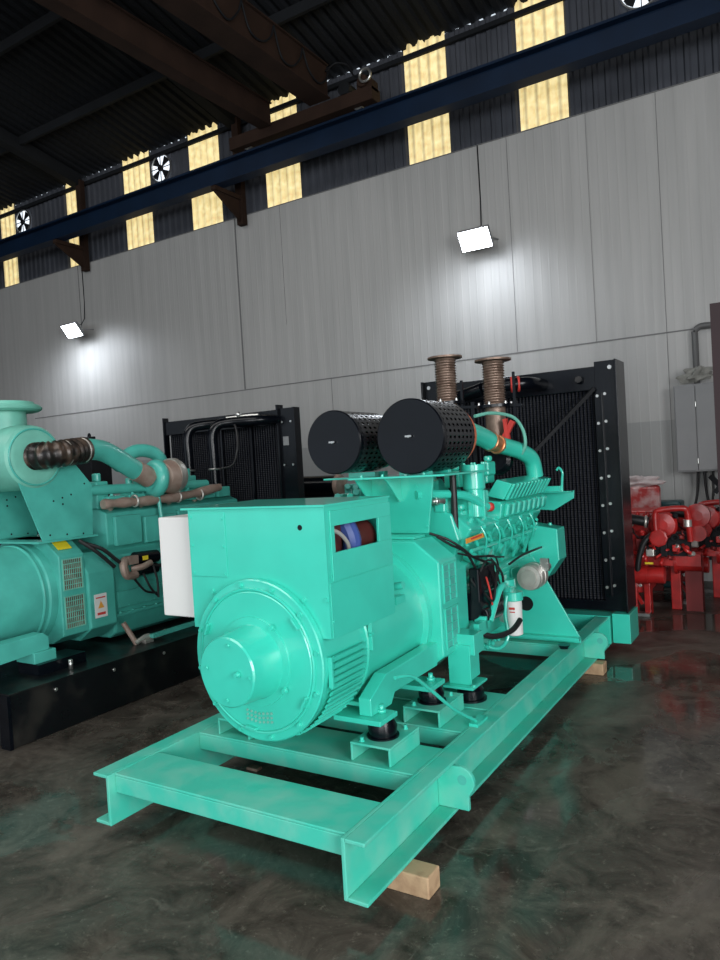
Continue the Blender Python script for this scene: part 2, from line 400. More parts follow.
# ------------------------------------------------------------------ the hall
XL, XR, YF, YB = -24.0, 6.2, -10.0, 10.0
SLOPE = 0.2
put('floor', MB().box(XL, XR, YF, YB+0.1, -0.12, 0.0), 'floor', kind='structure')
def corrug(mb, x0, x1, y, z0, z1, per=0.16, dep=0.03, off=0.0):
    """vertical profiled sheet facing the hall, thickness 4 mm"""
    x = x0; pts = []
    k = math.floor((x0-off)/per)
    xs_ = sorted(set([x0, x1]+[off+per*(k+i)+per*f for i in range(int((x1-x0)/per)+3) for f in (0, 0.22, 0.36, 0.64, 0.78) if x0 < off+per*(k+i)+per*f < x1]))
    def dd(x):
        f = ((x-off)/per) % 1.0
        if f < 0.22 or f > 0.78: return 0.0
        if f < 0.36: return (f-0.22)/0.14
        if f > 0.64: return (0.78-f)/0.14
        return 1.0
    n = len(mb.v)
    for x in xs_:
        for z in (z0, z1):
            mb.v.append(Vector((x, y-dep*dd(x), z))); mb.v.append(Vector((x, y-dep*dd(x)+0.004, z)))
    for i in range(len(xs_)-1):
        a = n+i*4; b = a+4
        mb.face((a, b, b+2, a+2)); mb.face((a+1, a+3, b+3, b+1)); mb.face((a+2, b+2, b+3, a+3)); mb.face((a, a+1, b+1, b))
    return mb
# lower wall of pale panels, with the grey dado painted on it
WT = 6.235
put('wall_back', MB().box(XL, XR, YB, YB+0.1, 0, WT), 'wall', kind='structure')
# daylight sheets in the dark clerestory
WIN = [(-15.45, -14.93), (-13.13, -12.65), (-11.31, -10.59), (-9.51, -8.80), (-7.74, -7.03), (-4.975, -4.285), (-3.205, -2.53)]
mbw = MB(); edge = XL
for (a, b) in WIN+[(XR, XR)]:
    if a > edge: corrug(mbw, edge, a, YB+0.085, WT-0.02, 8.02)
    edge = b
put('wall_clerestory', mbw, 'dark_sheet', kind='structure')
for i, (a, b) in enumerate(WIN):
    put('window_%d' % (i+1), corrug(MB(), a, b, YB+0.085, WT-0.02, 8.13), 'translucent', kind='structure')
put('trim_purlin', MB().box(XL, XR, YB-0.01, YB+0.045, 7.825, 7.895), 'roof', kind='structure')
put('trim_wall_top', MB().box(XL, XR, YB-0.012, YB+0.1, WT, WT+0.012), 'seam', kind='structure')
# joints between wall panels
put('trim_long_joint', MB().box(-14.6, XR, YB-0.006, YB-0.0005, 3.178, 3.196), 'seam', kind='structure')
for n_, (x, z0, z1, w) in enumerate([(-12.80, 4.95, WT, .018), (-8.46, 3.2, WT, .03), (-3.40, 3.2, WT, .005), (-1.42, 0, WT, .006), (-7.45, 4.2, WT, .004), (-6.6, 0, 3.2, .006), (-2.3, 3.2, WT, .0025), (-4.7, 0, 3.2, .006)]):
    put('trim_joint_%d' % (n_+1), MB().box(x-w/2, x+w/2, YB-0.006, YB-0.0005, z0, z1), 'seam', kind='structure')
# roof of profiled sheet rising towards the camera
def roof():
    mb = MB(); per = 0.19; y0, y1 = YB+0.13, YF
    zf = lambda y: 8.045+(YB-y)*SLOPE
    prof = [(0, 0), (0.45, 0), (0.58, 0.05), (0.87, 0.05)]
    k = int((XR-XL)/per); n = 0
    pts = [(XL+per*(i+f), h) for i in range(k+1) for (f, h) in prof]
    for (x, h) in pts:
        for y in (y0, y1):
            mb.v.append(Vector((x, y, zf(y)+h))); mb.v.append(Vector((x, y, zf(y)+h+0.006)))
    for i in range(len(pts)-1):
        a = i*4; b = a+4
        mb.face((a, a+2, b+2, b)); mb.face((a+1, b+1, b+3, a+3)); mb.face((a, b, b+1, a+1)); mb.face((a+2, a+3, b+3, b+2))
    return mb
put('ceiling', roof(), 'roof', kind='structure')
for i, y in enumerate((8.6, 7.0, 5.4, 3.8)):
    z = 8.045+(YB-y)*SLOPE
    put('trim_roof_purlin_%d' % (i+1), MB().box(XL, XR, y-0.03, y+0.03, z-0.16, z-0.002), 'roof', kind='structure')
put('trim_rafter_1', MB().prism([(YB-0.05, 7.78), (YF, 7.78+20*SLOPE), (YF, 8.03+20*SLOPE-.01), (YB-0.05, 8.03)], 'x', -12.62, -12.42), 'roof', kind='structure')
put('trim_rafter_2', MB().prism([(YB-0.05, 7.78), (YF, 7.78+20*SLOPE), (YF, 8.03+20*SLOPE-.01), (YB-0.05, 8.03)], 'x', -8.4, -8.2), 'roof', kind='structure')
put('wall_left', MB().box(XL-0.1, XL, YF, YB+0.1, 0, 12.2), 'dark_sheet', kind='structure')
put('wall_right', MB().box(XR, XR+0.1, YF, YB+0.1, 0, 12.2), 'dark_sheet', kind='structure')
put('wall_front', MB().box(XL, XR, YF-0.1, YF, 6.2, 12.2), 'dark_sheet', kind='structure')

# crane runway beam along the wall, and the wall columns with knee brackets that carry it
rb = thing('crane_runway_beam', 'dark blue steel crane runway beam running along the wall in front of the glowing window sheets', 'crane beam', (-9.5, 9.3, 6.54))
put('web', MB().box(XL+0.02, XR-0.02, 9.28, 9.32, 6.56, 6.87), 'blue', rb)
put('flange', MB().box(XL+0.02, XR-0.02, 9.17, 9.43, 6.85, 6.885), 'blue', rb)
put('flange', MB().box(XL+0.02, XR-0.02, 9.20, 9.42, 6.54, 6.565), 'blue', rb)
put('crane_rail', MB().box(XL+0.02, XR-0.02, 9.27, 9.33, 6.885, 6.925), 'brown', rb)
def bracket(x, label):
    b = thing('column_bracket', label, 'bracket', (x, 9.6, 6.2), 'knee brackets under the crane beam')
    put('post', MB().box(x-0.07, x+0.07, 9.86, 9.97, 6.05, 7.9), 'brown', b)
    put('arm', MB().box(x-0.05, x+0.05, 9.22, 9.86, 6.47, 6.54), 'brown', b)
    put('gusset', MB().prism([(9.86, 6.10), (9.86, 6.48), (9.24, 6.48), (9.24, 6.44)], 'x', x-0.012, x+0.012), 'brown', b)
    return b
bracket(-8.22, 'rust brown knee bracket under the blue beam, left of the fifth lower glowing sheet')
bracket(-12.45, 'dark knee bracket under the blue beam, cutting the corner of the second glowing sheet')

# overhead crane: two girders and the end carriage
cr_ = thing('overhead_crane', 'rust brown overhead travelling crane with two girders, its end carriage on the blue beam', 'crane', (-6.5, 9.3, 6.925))
g = put('girder', MB().box(-7.08, -6.86, YF+3, 9.12, 7.10, 7.42), 'brown', cr_)
put('flange', MB().box(-7.12, -6.82, YF+3, 9.12, 7.42, 7.44), 'brown', g)
g = put('girder', MB().box(-6.07, -5.78, YF+3, 9.12, 7.18, 7.64), 'brown', cr_)
put('flange', MB().box(-6.11, -5.74, YF+3, 9.12, 7.64, 7.66), 'brown', g)
put('flange', MB().box(-6.11, -5.74, YF+3, 9.12, 7.16, 7.18), 'brown', g)
put('end_carriage', MB().box(-7.75, -5.05, 9.14, 9.40, 6.96, 7.16), 'brown', cr_, 0.01)
for x in (-7.45, -5.35):
    w = put('wheel', MB().cyl((x, 9.25, 7.03), (x, 9.35, 7.03), 0.10), 'steel', cr_)
put('drive_motor', MB().cyl((-5.55, 9.2, 7.28), (-5.55, 9.42, 7.28), 0.10).box(-5.65, -5.45, 9.2, 9.4, 7.12, 7.2), 'black_matt', cr_)
put('gearbox', MB().cyl((-5.18, 9.1, 7.24), (-5.18, 9.3, 7.24), 0.085).box(-5.3, -5.05, 9.15, 9.35, 7.1, 7.26), 'brown', cr_, 0.01)
put('end_cover', MB().torus((-5.10, 9.06, 7.27), (0, 1, 0), 0.09, 0.018), 'steel', cr_)
put('power_cable', MB().tube([(-5.72, 9.0, 7.5), (-5.60, 9.1, 7.62), (-5.42, 9.15, 7.55), (-5.32, 9.12, 7.36), (-5.2, 9.1, 7.3)], 0.014), 'black_matt', cr_)
for k in range(7):
    y = 4.6+k*0.65
    put('festoon_cable', MB().tube([(-5.76, y, 7.62), (-5.75, y+.12, 7.36-0.05*(k % 3)), (-5.75, y+.35, 7.28-0.04*(k % 2)), (-5.75, y+.55, 7.42), (-5.76, y+.65, 7.62)], 0.013), 'black_matt', cr_)

# exhaust fans in the clerestory
def fan(x, z, label):
    f = thing('exhaust_fan', label, 'fan', (x, YB, z-0.25), 'wall exhaust fans')
    R0 = 0.245
    put('housing', MB().lathe((x, YB+0.00, z), (0, 1, 0), [(0, R0), (0, R0+0.02), (0.035, R0+0.02), (0.035, R0)], 32, False, False), 'steel', f)
    put('back_opening', MB().cyl((x, YB+0.030, z), (x, YB+0.036, z), R0), SKY, f)
    put('guard', MB().bar((x-R0, YB+.004, z), (x+R0, YB+.004, z), .012).bar((x, YB+.004, z-R0), (x, YB+.004, z+R0), .012), 'black_matt', f)
    put('hub', MB().cyl((x, YB-0.02, z), (x, YB+0.028, z), 0.055), 'black_matt', f)
    for k in range(4):
        a = 2*PI*k/4+0.5
        P = [(x+math.cos(a+d)*r, z+math.sin(a+d)*r) for (d, r) in ((-.1, .05), (-.12, .235), (.20, .238), (.62, .235), (.45, .05))]
        put('blade', MB().prism(P, 'y', YB+0.012, YB+0.018), 'black_matt', f)
SKY = emis('outside_daylight', (0.85, 0.92, 1.0), 1.1)
fan(-10.21, 7.60, 'round exhaust fan between the third and fourth upper glowing sheets')
fan(-14.56, 7.56, 'round exhaust fan at the left edge, beside the leftmost glowing sheet')
fan(-1.53, 7.60, 'round exhaust fan at the top right, right of the last glowing sheet')

# flood lights hanging on the wall
def floodlight(x, z, label, power=105):
    f = thing('floodlight', label, 'light', (x, 9.75, z-0.15), 'wall floodlights')
    a = Vector((0, -0.80, -0.60)).normalized(); c = Vector((x, 9.62, z)); up = Vector((0, 0.60, -0.80))*-1
    def slab(w, h, t0, t1):
        mb = MB(); ux = Vector((1, 0, 0)); n = 0
        for t in (t0, t1):
            for (i, j) in ((-1, -1), (1, -1), (1, 1), (-1, 1)): mb.v.append(c+a*t+ux*i*w/2+up*j*h/2)
        for q in ((3, 2, 1, 0), (4, 5, 6, 7), (0, 1, 5, 4), (1, 2, 6, 5), (2, 3, 7, 6), (3, 0, 4, 7)): mb.face(q)
        return mb
    put('casing', slab(0.46, 0.30, -0.07, 0.0), 'panel_grey', f, 0.01)
    put('lens', slab(0.44, 0.28, 0.001, 0.006), 'lamp', f)
    put('arm', MB().bar((x-.2, 9.64, z), (x-.2, 10.0, z+0.05), .02).bar((x+.2, 9.64, z), (x+.2, 10.0, z+0.05), .02), 'panel_grey', f)
    put('cord', MB().tube([(x-.02, 9.66, z+.12), (x-.03, 9.97, z+.3), (x-.03, 9.985, WT)], 0.009, sub=3), 'black_matt', f)
    d = bpy.data.lights.new('floodlight_beam', 'SPOT'); d.energy = power; d.color = (0.86, 0.92, 1.0); d.spot_size = R_(172); d.spot_blend = 1.0; d.shadow_soft_size = 0.3
    l = bpy.data.objects.new('floodlight_beam', d); COL.objects.link(l); l.parent = f
    l.location = c+Vector((0, -.50, -.05))-ORG[f]; l.rotation_euler = Vector((0, 0.25, -1)).to_track_quat('-Z', 'Y').to_euler()
floodlight(-3.80, 4.79, 'white lit floodlight high on the pale wall, above the big green generator')
floodlight(-12.63, 4.81, 'white lit floodlight at the left end of the pale wall, the smaller of the two', 190)

# wall panel, duct pipe, bundle, cables
pb = thing('electrical_panel', 'grey steel electrical cabinet mounted on the pale wall beside the dark red column', 'electrical cabinet', (-1.1, 9.85, 1.40))
put('cabinet_body', MB().box(-1.34, -0.82, 9.72, 9.995, 1.40, 2.48), 'panel_grey', pb, 0.008)
d = put('door', MB().box(-1.325, -1.10, 9.70, 9.719, 1.42, 2.46), 'panel_grey', pb, 0.004)
put('hinge', MB().cyl((-1.095, 9.70, 1.5), (-1.095, 9.70, 1.56), .01).cyl((-1.095, 9.70, 2.2), (-1.095, 9.70, 2.26), .01), 'steel', d)
put('door', MB().box(-1.09, -0.835, 9.70, 9.719, 1.42, 2.46), 'panel_grey', pb, 0.004)
for i, (x, a) in enumerate([(-1.12, .06), (-1.05, -.05), (-1.0, -.1), (-0.95, .03)]):
    put('cable', MB().tube([(x, 9.86, 1.42), (x-a*.4, 9.86, 1.1), (x-a*2, 9.84, .7), (x-a*2.4, 9.8, .3)], 0.016 if i != 2 else 0.01), 'rubber' if i != 2 else 'cable_grey', pb)
o = put('conduit_pipe', MB().tube([(-1.09, 9.93, 2.49), (-1.09, 9.93, 3.08), (-1.085, 9.93, 3.15), (-1.02, 9.93, 3.20), (-0.9, 9.93, 3.20), (-0.45, 9.93, 3.19)], 0.038), 'pipe_grey',
        label='thick grey pipe bending down the wall to the top of the electrical cabinet', cat='pipe')
def lump(c, rad, seed, n=3):
    random.seed(seed); mb = MB(); seg = 40; rings = 20
    k = [(random.uniform(-7, 7), random.uniform(-7, 7), random.uniform(0, 6)) for _ in range(9)]
    for i in range(rings+1):
        ph = -PI/2+PI*i/rings
        for j in range(seg):
            th = 2*PI*j/seg; f = 1+0.10*sum(math.sin(round(a)*th+b*ph+c_) for a, b, c_ in k)
            mb.v.append(Vector((c[0]+rad[0]*f*math.cos(ph)*math.cos(th), c[1]+rad[1]*f*math.cos(ph)*math.sin(th), c[2]+rad[2]*f*math.sin(ph))))
    for i in range(rings):
        for j in range(seg):
            j2 = (j+1) % seg; mb.face((i*seg+j, i*seg+j2, (i+1)*seg+j2, (i+1)*seg+j), True)
    return mb
put('cloth_bundle', lump((-1.07, 9.77, 2.592), (0.17, 0.055, 0.075), 3), 'rag', label='crumpled grey cloth bundle lying on top of the electrical cabinet', cat='cloth')
put('steel_column', MB().box(-0.69, -0.39, 7.55, 7.58, 0, 3.05).box(-0.69, -0.39, 7.82, 7.85, 0, 3.05).box(-0.55, -0.53, 7.58, 7.82, 0, 3.05), 'maroon',
    label='dark red steel column at the right edge, in front of the electrical cabinet', cat='column')

# ------------------------------------------------------------------ MAIN GENERATOR
CX = -2.216
G = thing('diesel_generator', 'large freshly painted green diesel generator on an open green skid in the middle', 'generator', (CX, 4.3, 0.085))
def mir(x): return 2*CX-x
# skid rails: channels with flanges outwards
for s in (1, -1):
    X = lambda d: CX+s*d
    a, b = sorted((X(0.662), X(0.680))); c, d_ = sorted((X(0.680), X(0.770)))
    mb = MB().box(a, b, 2.222, 6.55, 0.089, 0.333).box(c, d_, 2.222, 6.2, 0.317, 0.333).box(c, d_, 2.222, 6.2, 0.089, 0.105)
    rail = put('side_rail', mb, 'teal_dusty', G, 0.004)
    for y in (3.03, 5.72):
        x0 = X(0.680); P = []
        cx_, cz_, rr = X(0.795), 0.240, 0.072
        P = [(x0, 0.107), (X(0.835), 0.107), (X(0.835), 0.17)]
        for k in range(9):
            a_ = -PI/4*1.0+k*(PI*0.82)/8
            P.append((cx_+s*rr*math.cos(a_), cz_+rr*math.sin(a_)))
        P += [(x0, 0.314)]
        mb = MB().prism(P, 'y', y, y+0.025)
        lug = put('lifting_lug', mb, 'teal_dusty', G, 0.004)
        put('shackle_hole', MB().cyl((X(0.808), y-0.001, 0.25), (X(0.808), y+0.026, 0.25), 0.023), 'teal_old', lug)
def beam(y0, y1, z0=0.238, z1=0.331):
    t = 0.012
    return MB().box(CX-0.661, CX+0.661, y0, y1, z1-t, z1).box(CX-0.661, CX+0.661, y0, y0+t, z0, z1-t).box(CX-0.661, CX+0.661, y1-t, y1, z0, z1-t)
for (y0, y1) in ((2.262, 2.54), (2.83, 3.15), (3.38, 3.70), (3.74, 4.03), (5.20, 5.46)):
    put('cross_beam', beam(y0, y1), 'teal_dusty', G, 0.004)
put('radiator_beam', MB().box(CX-0.90, CX+0.775, 6.22, 6.62, 0.095, 0.335), 'teal', G, 0.004)
put('radiator_beam_end', MB().box(CX+0.785, CX+0.93, 6.26, 6.60, 0.10, 0.35), 'teal', G, 0.004)
# anti vibration mount boxes (inverted channels), rubber mounts and pads
def mount(cx, y0, y1):
    w = 0.11
    bx = MB().box(cx-w, cx+w, y0, y1, 0.409, 0.421).box(cx-w, cx-w+.012, y0, y1, 0.332, 0.409).box(cx+w-.012, cx+w, y0, y1, 0.332, 0.409)
    br = put('mount_box', bx, 'teal_dusty', G, 0.003)
    yc = (y0+y1)/2-0.02
    for (dx, dy) in ((-.06, -.10), (.06, .12)):
        hexbolt(br, (cx+dx, yc+dy, 0.421), (0, 0, 1), 0.010, 0.02)
    rm = put('rubber_mount', MB().lathe((cx, yc, 0.4215), (0, 0, 1), [(0, .080), (.008, .080), (.010, .068), (.05, .072), (.078, .060), (.0875, .058)], 24), 'black', G)
    put('mount_stud', MB().cyl((cx, yc, 0.5355), (cx, yc, 0.575), .014, seg=6).cyl((cx, yc, 0.5355), (cx, yc, 0.552), .025, seg=6), 'teal', rm)
for s in (1, -1):
    mount(CX+s*0.425, 2.85, 3.15); mount(CX+s*0.425, 3.385, 3.70)
# alternator bed feet
for s in (1, -1):
    X = lambda d: CX+s*d
    a, b = sorted((X(0.22), X(0.485)))
    put('foot_pad', MB().box(a, b, 2.86, 3.03, 0.5095, 0.535), 'teal', G, 0.004)
    put('foot_pad', MB().box(a, b, 3.40, 3.58, 0.5095, 0.535), 'teal', G, 0.004)
    a, b = sorted((X(0.345), X(0.415)))
    foot = put('alternator_foot', MB().prism([(2.90, 0.5355), (3.10, 0.5355), (3.14, 0.585), (3.64, 0.585), (3.64, .60), (3.98, 0.62), (3.98, 0.72), (3.06, 0.70), (2.90, 0.62)], 'x', a, b), 'teal', G, 0.005)
put('foot_cross_tie', MB().box(CX-0.34, CX+0.34, 2.95, 3.1, 0.56, 0.58), 'teal', G)
# alternator: drum, end bell
AC = (CX, 0.852)
def ac(y): return (CX-0.012, y, AC[1])
drum = put('alternator_drum', MB().lathe(ac(2.62), (0, 1, 0), [(0, .376), (0.36, .376), (0.365, .385), (.385, .385), (.39, .372), (0.98, .372), (0.985, .405), (1.03, .405)], 72), 'teal', G)
bell = put('end_bell', MB().lathe(ac(2.575), (0, 1, 0), [(0, 0.325), (0.004, 0.330), (0.012, 0.333), (0.014, .342), (0.0145, 0.378), (0.02, .384), (0.05, .384)], 72), 'teal', G)
put('end_bell_rim', MB().torus(ac(2.583), (0, 1, 0), 0.338, 0.008, 64, 8), 'teal', bell)
for k in range(12):
    a = 2*PI*(k+.35)/12
    hexbolt(bell, (CX-.012+.360*math.cos(a), 2.589, AC[1]+.360*math.sin(a)), (0, -1, 0), 0.011, 0.014)
for a in (38, 155, 262, 330):
    a = R_(a); p = Vector((CX+.318*math.cos(a), 2.576, AC[1]+.318*math.sin(a)))
    put('rim_notch', MB().bar(p-Vector((math.sin(a), 0, -math.cos(a)))*-.03, p-Vector((math.sin(a), 0, -math.cos(a)))*.03, .012, .05, up=(0, 1, 0)), 'teal', bell, 0.003)
hub = put('bearing_cover', MB().lathe(ac(2.5745), (0, -1, 0), [(0, .212), (0.008, .210), (0.009, .176), (0.02, .171), (0.185, .160), (0.193, .153), (0.194, .02)], 56), 'teal', G)
for k in range(4):
    a = 2*PI*(k+.62)/4
    hexbolt(hub, (CX+.203*math.cos(a), 2.566, AC[1]+.203*math.sin(a)), (0, -1, 0), 0.012, 0.016)
    hexbolt(hub, (CX+.125*math.cos(a+.5), 2.3775, AC[1]+.125*math.sin(a+.5)), (0, -1, 0), 0.007, 0.006)
hexbolt(hub, (CX+.06, 2.3775, AC[1]+.0), (0, -1, 0), 0.011, 0.02)
mb = MB()
for i in range(7):
    for j in range(3):
        mb.cyl((CX-.07+i*.024, 2.569, AC[1]-.245-j*.020-abs(i-3)*-.003), (CX-.07+i*.024, 2.5745, AC[1]-.245-j*.020-abs(i-3)*-.003), .0065, seg=8)
put('vent_holes', mb, 'teal_pale', bell)
# louvres round the drum, both lower sides
def louvre(side):
    root = None
    fr = MB()
    for k in range(15):
        a = R_(4-k*5.0); ca, sa = math.cos(a)*side, math.sin(a)
        p0 = Vector((CX+.383*ca, 2.655, AC[1]+.383*sa)); p1 = Vector((CX+.383*ca, 2.935, AC[1]+.383*sa))
        fr.bar(p0, p1, .022, .010, up=(ca, 0, sa-0.35))
    return fr
for s in (1, -1):
    put('louvre_panel', louvre(s), 'teal', drum)
for s, y in ((1, 2.98), (1, 3.0)):
    hexbolt(drum, (CX+.385, y, AC[1]+.06), (1, 0, 0), 0.008, 0.012)
put('terminal_clip', MB().box(CX+.370, CX+.392, 2.985, 3.0, AC[1]-.02, AC[1]+.12), 'teal', drum, 0.002)
put('terminal_clip', MB().box(CX+.370, CX+.392, 2.625, 2.64, AC[1]-.10, AC[1]+.04), 'teal', drum, 0.002)
put('lifting_boss', MB().cyl((CX+.30, 3.3, 1.08), (CX+.41, 3.3, 1.10), .02).box(CX+.35, CX+.385, 3.26, 3.36, 1.0, 1.04), 'teal', drum)
# terminal box
TX0, TX1, TY0, TY1, TZ0, TZ1 = -2.650, -1.818, 2.628, 3.215, 0.975, 1.565
t = 0.006
mb = MB().box(TX0, TX1, TY0, TY0+t, 1.0, TZ1)
tb = put('terminal_box', MB().box(TX0, TX1, TY0, TY0+t, TZ0, TZ1).box(TX0, TX1, TY1-t, TY1, TZ0, TZ1).box(TX0, TX0+t, TY0+t, TY1-t, TZ0, TZ1)
         .plate_hole(TX1-t, TX1, TY0+t, TY1-t, TZ0, TZ1, 2.70, 3.09, 1.355, 1.475), 'teal', G)
put('lid', MB().box(TX0-0.045, TX1+0.008, TY0-0.008, TY1+.004, TZ1+.0005, TZ1+.012), 'teal', tb, 0.002)
put('access_panel', MB().box(TX0+0.004, TX0+0.245, TY0-.004, TY0-.0005, 1.235, 1.55), 'teal', tb, 0.0015)
for (x, z) in ((.022, 1.53), (.022, 1.39), (.022, 1.25), (.228, 1.52), (.228, 1.385), (.228, 1.25)):
    hexbolt(tb, (TX0+x, TY0-.004, z), (0, -1, 0), 0.006, 0.005)
for (x, z) in ((-2.51, 1.16), (-1.955, 1.145), (-1.83, 1.15)):
    hexbolt(tb, (x, TY0, z), (0, -1, 0), 0.011, 0.008)
put('cable_hole', MB().cyl((-1.955, TY0-.001, 1.475), (-1.955, TY0+.0, 1.475), .013, seg=16), 'black_matt', tb)
door = put('window_panel', MB().plate_hole(TX1+.0005, TX1+.007, 2.665, TY1, 1.228, 1.545, 2.695, 3.09, 1.355, 1.475), 'teal', tb, 0.002)
put('lower_panel', MB().box(TX1+.0005, TX1+.004, 2.640, TY1, 0.972, 1.222), 'teal', tb, 0.0015)
for z in (1.30, 1.10):
    hexbolt(tb, (TX1+.004, 2.652, z-.05), (1, 0, 0), 0.006, 0.004)
put('transformer', MB().box(-2.2, -1.90, 2.66, 2.88, 1.2, 1.50).cyl((-1.95, 2.98, 1.38), (-1.95, 3.14, 1.38), .09), 'winding', tb)
put('blue_winding', MB().tube([(-1.93, 2.95, 1.25), (-1.87, 2.93, 1.38), (-1.93, 2.92, 1.52)], .045), 'cable_blue', tb, label='blue cable')
put('grey_lead', MB().tube([(-1.86, 2.68, 1.46), (-1.84, 2.76, 1.44), (-1.84, 2.84, 1.38), (-1.87, 2.90, 1.30)], .010), 'cable_grey', tb)
# white control box on the far side
wb = put('control_box', MB().box(-2.945, -2.656, 2.70, 3.15, 1.0, 1.525), 'white', G, 0.006, label='white control box')
put('gland', MB().cyl((-2.8, 2.9, .97), (-2.8, 2.9, 1.0), .02), 'rubber', wb)
# adaptor housing between alternator and engine
hw = 0.452
P = [(-.28, .50), (.28, .50), (hw, .63), (hw, 1.165), (.30, 1.285), (-.30, 1.285), (-hw, 1.165), (-hw, .63)]
ad = put('adaptor_housing', MB().prism([(CX+a, z) for a, z in P], 'y', 3.652, 3.90), 'teal', G, 0.01)
for (za, zb) in ((.66, .895), (.925, 1.15)):
    gr = MB()
    X0 = CX+hw
    gr.box(X0+.0005, X0+.008, 3.69, 3.70, za, zb).box(X0+.0005, X0+.008, 3.86, 3.87, za, zb).box(X0+.0005, X0+.008, 3.70, 3.86, za, za+.01).box(X0+.0005, X0+.008, 3.70, 3.86, zb-.01, zb)
    for k in range(1, 5): gr.box(X0+.0005, X0+.006, 3.70, 3.86, za+(zb-za)*k/5-.003, za+(zb-za)*k/5+.003)
    gr.box(X0+.0005, X0+.006, 3.777, 3.783, za, zb)
    gg = put('vent_grille', gr, 'teal', ad)
    put('mesh_back', MB().box(X0-.0, X0+.0004, 3.70, 3.86, za+.01, zb-.01), 'teal_old', gg)
put('top_bracket', MB().box(CX-.30, CX+.26, 3.74, 3.88, 1.2855, 1.30), 'teal', ad, 0.003)
# flywheel housing and engine mount legs
fl = put('flywheel_housing', MB().lathe((CX, 3.90, .86), (0, 1, 0), [(0, .40), (.05, .41), (.10, .41), (.12, .37), (.28, .34)], 40).prism([(CX-.42, .60), (CX+.42, .60), (CX+.42, 1.08), (CX+.25, 1.20), (CX-.25, 1.20), (CX-.42, 1.08)], 'y', 3.94, 4.10), 'teal', G, 0.008)
for k in range(5):
    hexbolt(fl, (CX+.40, 3.93, .64+k*.10), (0, -1, 0), .010, .01)
for s in (1, -1):
    X = lambda d: CX+s*d
    a, b = sorted((X(.395), X(.535)))
    leg = put('engine_leg', MB().box(a, b, 3.82, 3.835, .43, .66).box(a+.01, b-.01, 3.835, 3.98, .45, .60).box(a-.02, b+.03, 3.77, 3.99, .415, .43), 'teal', G, 0.003)
    put('leg_arm', MB().box(*sorted((X(.30), X(.56))), 3.835, 3.98, .60, .72), 'teal', leg, 0.004)
    rm = put('rubber_mount', MB().lathe((X(.50), 3.88, .3315), (0, 0, 1), [(0, .095), (.012, .095), (.014, .082), (.06, .078), (.083, .06)], 24), 'black', G)
    hexbolt(rm, (X(.56), 3.80, .43), (0, 0, 1), .012, .012)
# engine block, V form
ek = lambda pts: [(CX+a, z) for a, z in pts]+[(CX-a, z) for a, z in reversed(pts)]
blk = put('engine_block', MB().prism(ek([(.20, .56), (.33, .70), (.33, .92), (.30, 1.0), (.385, 1.24), (.34, 1.40), (.16, 1.48)]), 'y', 4.10, 5.62), 'teal', G, 0.012)
put('oil_pan', MB().prism(ek([(.17, .47), (.30, .50), (.315, .66)]), 'y', 4.12, 5.18), 'teal', G, 0.02)
for k in range(12):
    hexbolt(blk, (CX+.33, 4.17+k*.12, .70), (1, 0, -.3), .010, .012)
# block side ribs, core plugs and cover plates
for k in range(6):
    y = 4.24+k*.24
    put('cylinder_head', MB().prism([(CX+.14, 1.36), (CX+.375, 1.18), (CX+.455, 1.30), (CX+.22, 1.50)], 'y', y-.10, y+.10), 'teal', blk, 0.014)
    put('cylinder_head', MB().prism([(mir(CX+.14), 1.36), (mir(CX+.375), 1.18), (mir(CX+.455), 1.30), (mir(CX+.22), 1.50)], 'y', y-.10, y+.10), 'teal', blk, 0.014)
    put('core_plug', MB().cyl((CX+.325, y, 1.06), (CX+.365, y, 1.045), .035, seg=20), 'teal', blk)
    put('side_cover', MB().box(CX+.33, CX+.345, y-.09, y+.09, .74, .90), 'teal', blk, 0.006)
    put('rocker_bolt', MB().cyl((CX+.40, y-.05, 1.34), (CX+.425, y-.05, 1.375), .016, seg=8).cyl((CX+.40, y+.05, 1.34), (CX+.425, y+.05, 1.375), .016, seg=8), 'teal', blk) if False else hexbolt(blk, (CX+.40, y, 1.34), (.5, 0, .7), .018, .03)
    put('exhaust_port', MB().cyl((CX+.36, y, 1.13), (CX+.43, y, 1.10), .038, seg=14), 'teal', blk)
    if k < 5:
        put('coolant_link', MB().tube([(CX+.36, y+.07, 1.30), (CX+.44, y+.12, 1.29), (CX+.36, y+.17, 1.30)], .020), 'teal', blk)
        put('push_rod_tube', MB().tube([(CX+.42, y+.02, 1.24), (CX+.41, y+.10, 1.12), (CX+.36, y+.14, 1.0)], .014), 'teal', blk)
        put('injector_line', MB().tube([(CX+.45, y+.06, 1.30), (CX+.475, y+.08, 1.22), (CX+.44, y+.12, 1.12), (CX+.40, y+.16, 1.08)], .007), 'teal', blk)
for k in range(14):
    hexbolt(blk, (CX+.40+(k % 2)*.03, 4.17+k*.10, 1.20+(k % 3)*.03), (1, 0, .7), .012, .014)
put('name_plate', MB().prism([(4.03, 1.225), (4.33, 1.232), (4.33, 1.262), (4.03, 1.255)], 'x', CX+.458, CX+.462), 'label_orange', blk, label='orange yellow engine data plate')
put('name_plate_print', MB().prism([(4.10, 1.240), (4.28, 1.245), (4.28, 1.257), (4.10, 1.251)], 'x', CX+.4623, CX+.4633), 'label_red', blk)
put('fuel_rail', MB().tube([(CX+.44, 4.15, 1.165), (CX+.445, 4.8, 1.165), (CX+.44, 5.5, 1.165)], .013), 'teal', blk)
put('oil_gallery', MB().tube([(CX+.37, 4.15, .97), (CX+.375, 4.8, .97), (CX+.37, 5.5, .97)], .022), 'teal', blk)
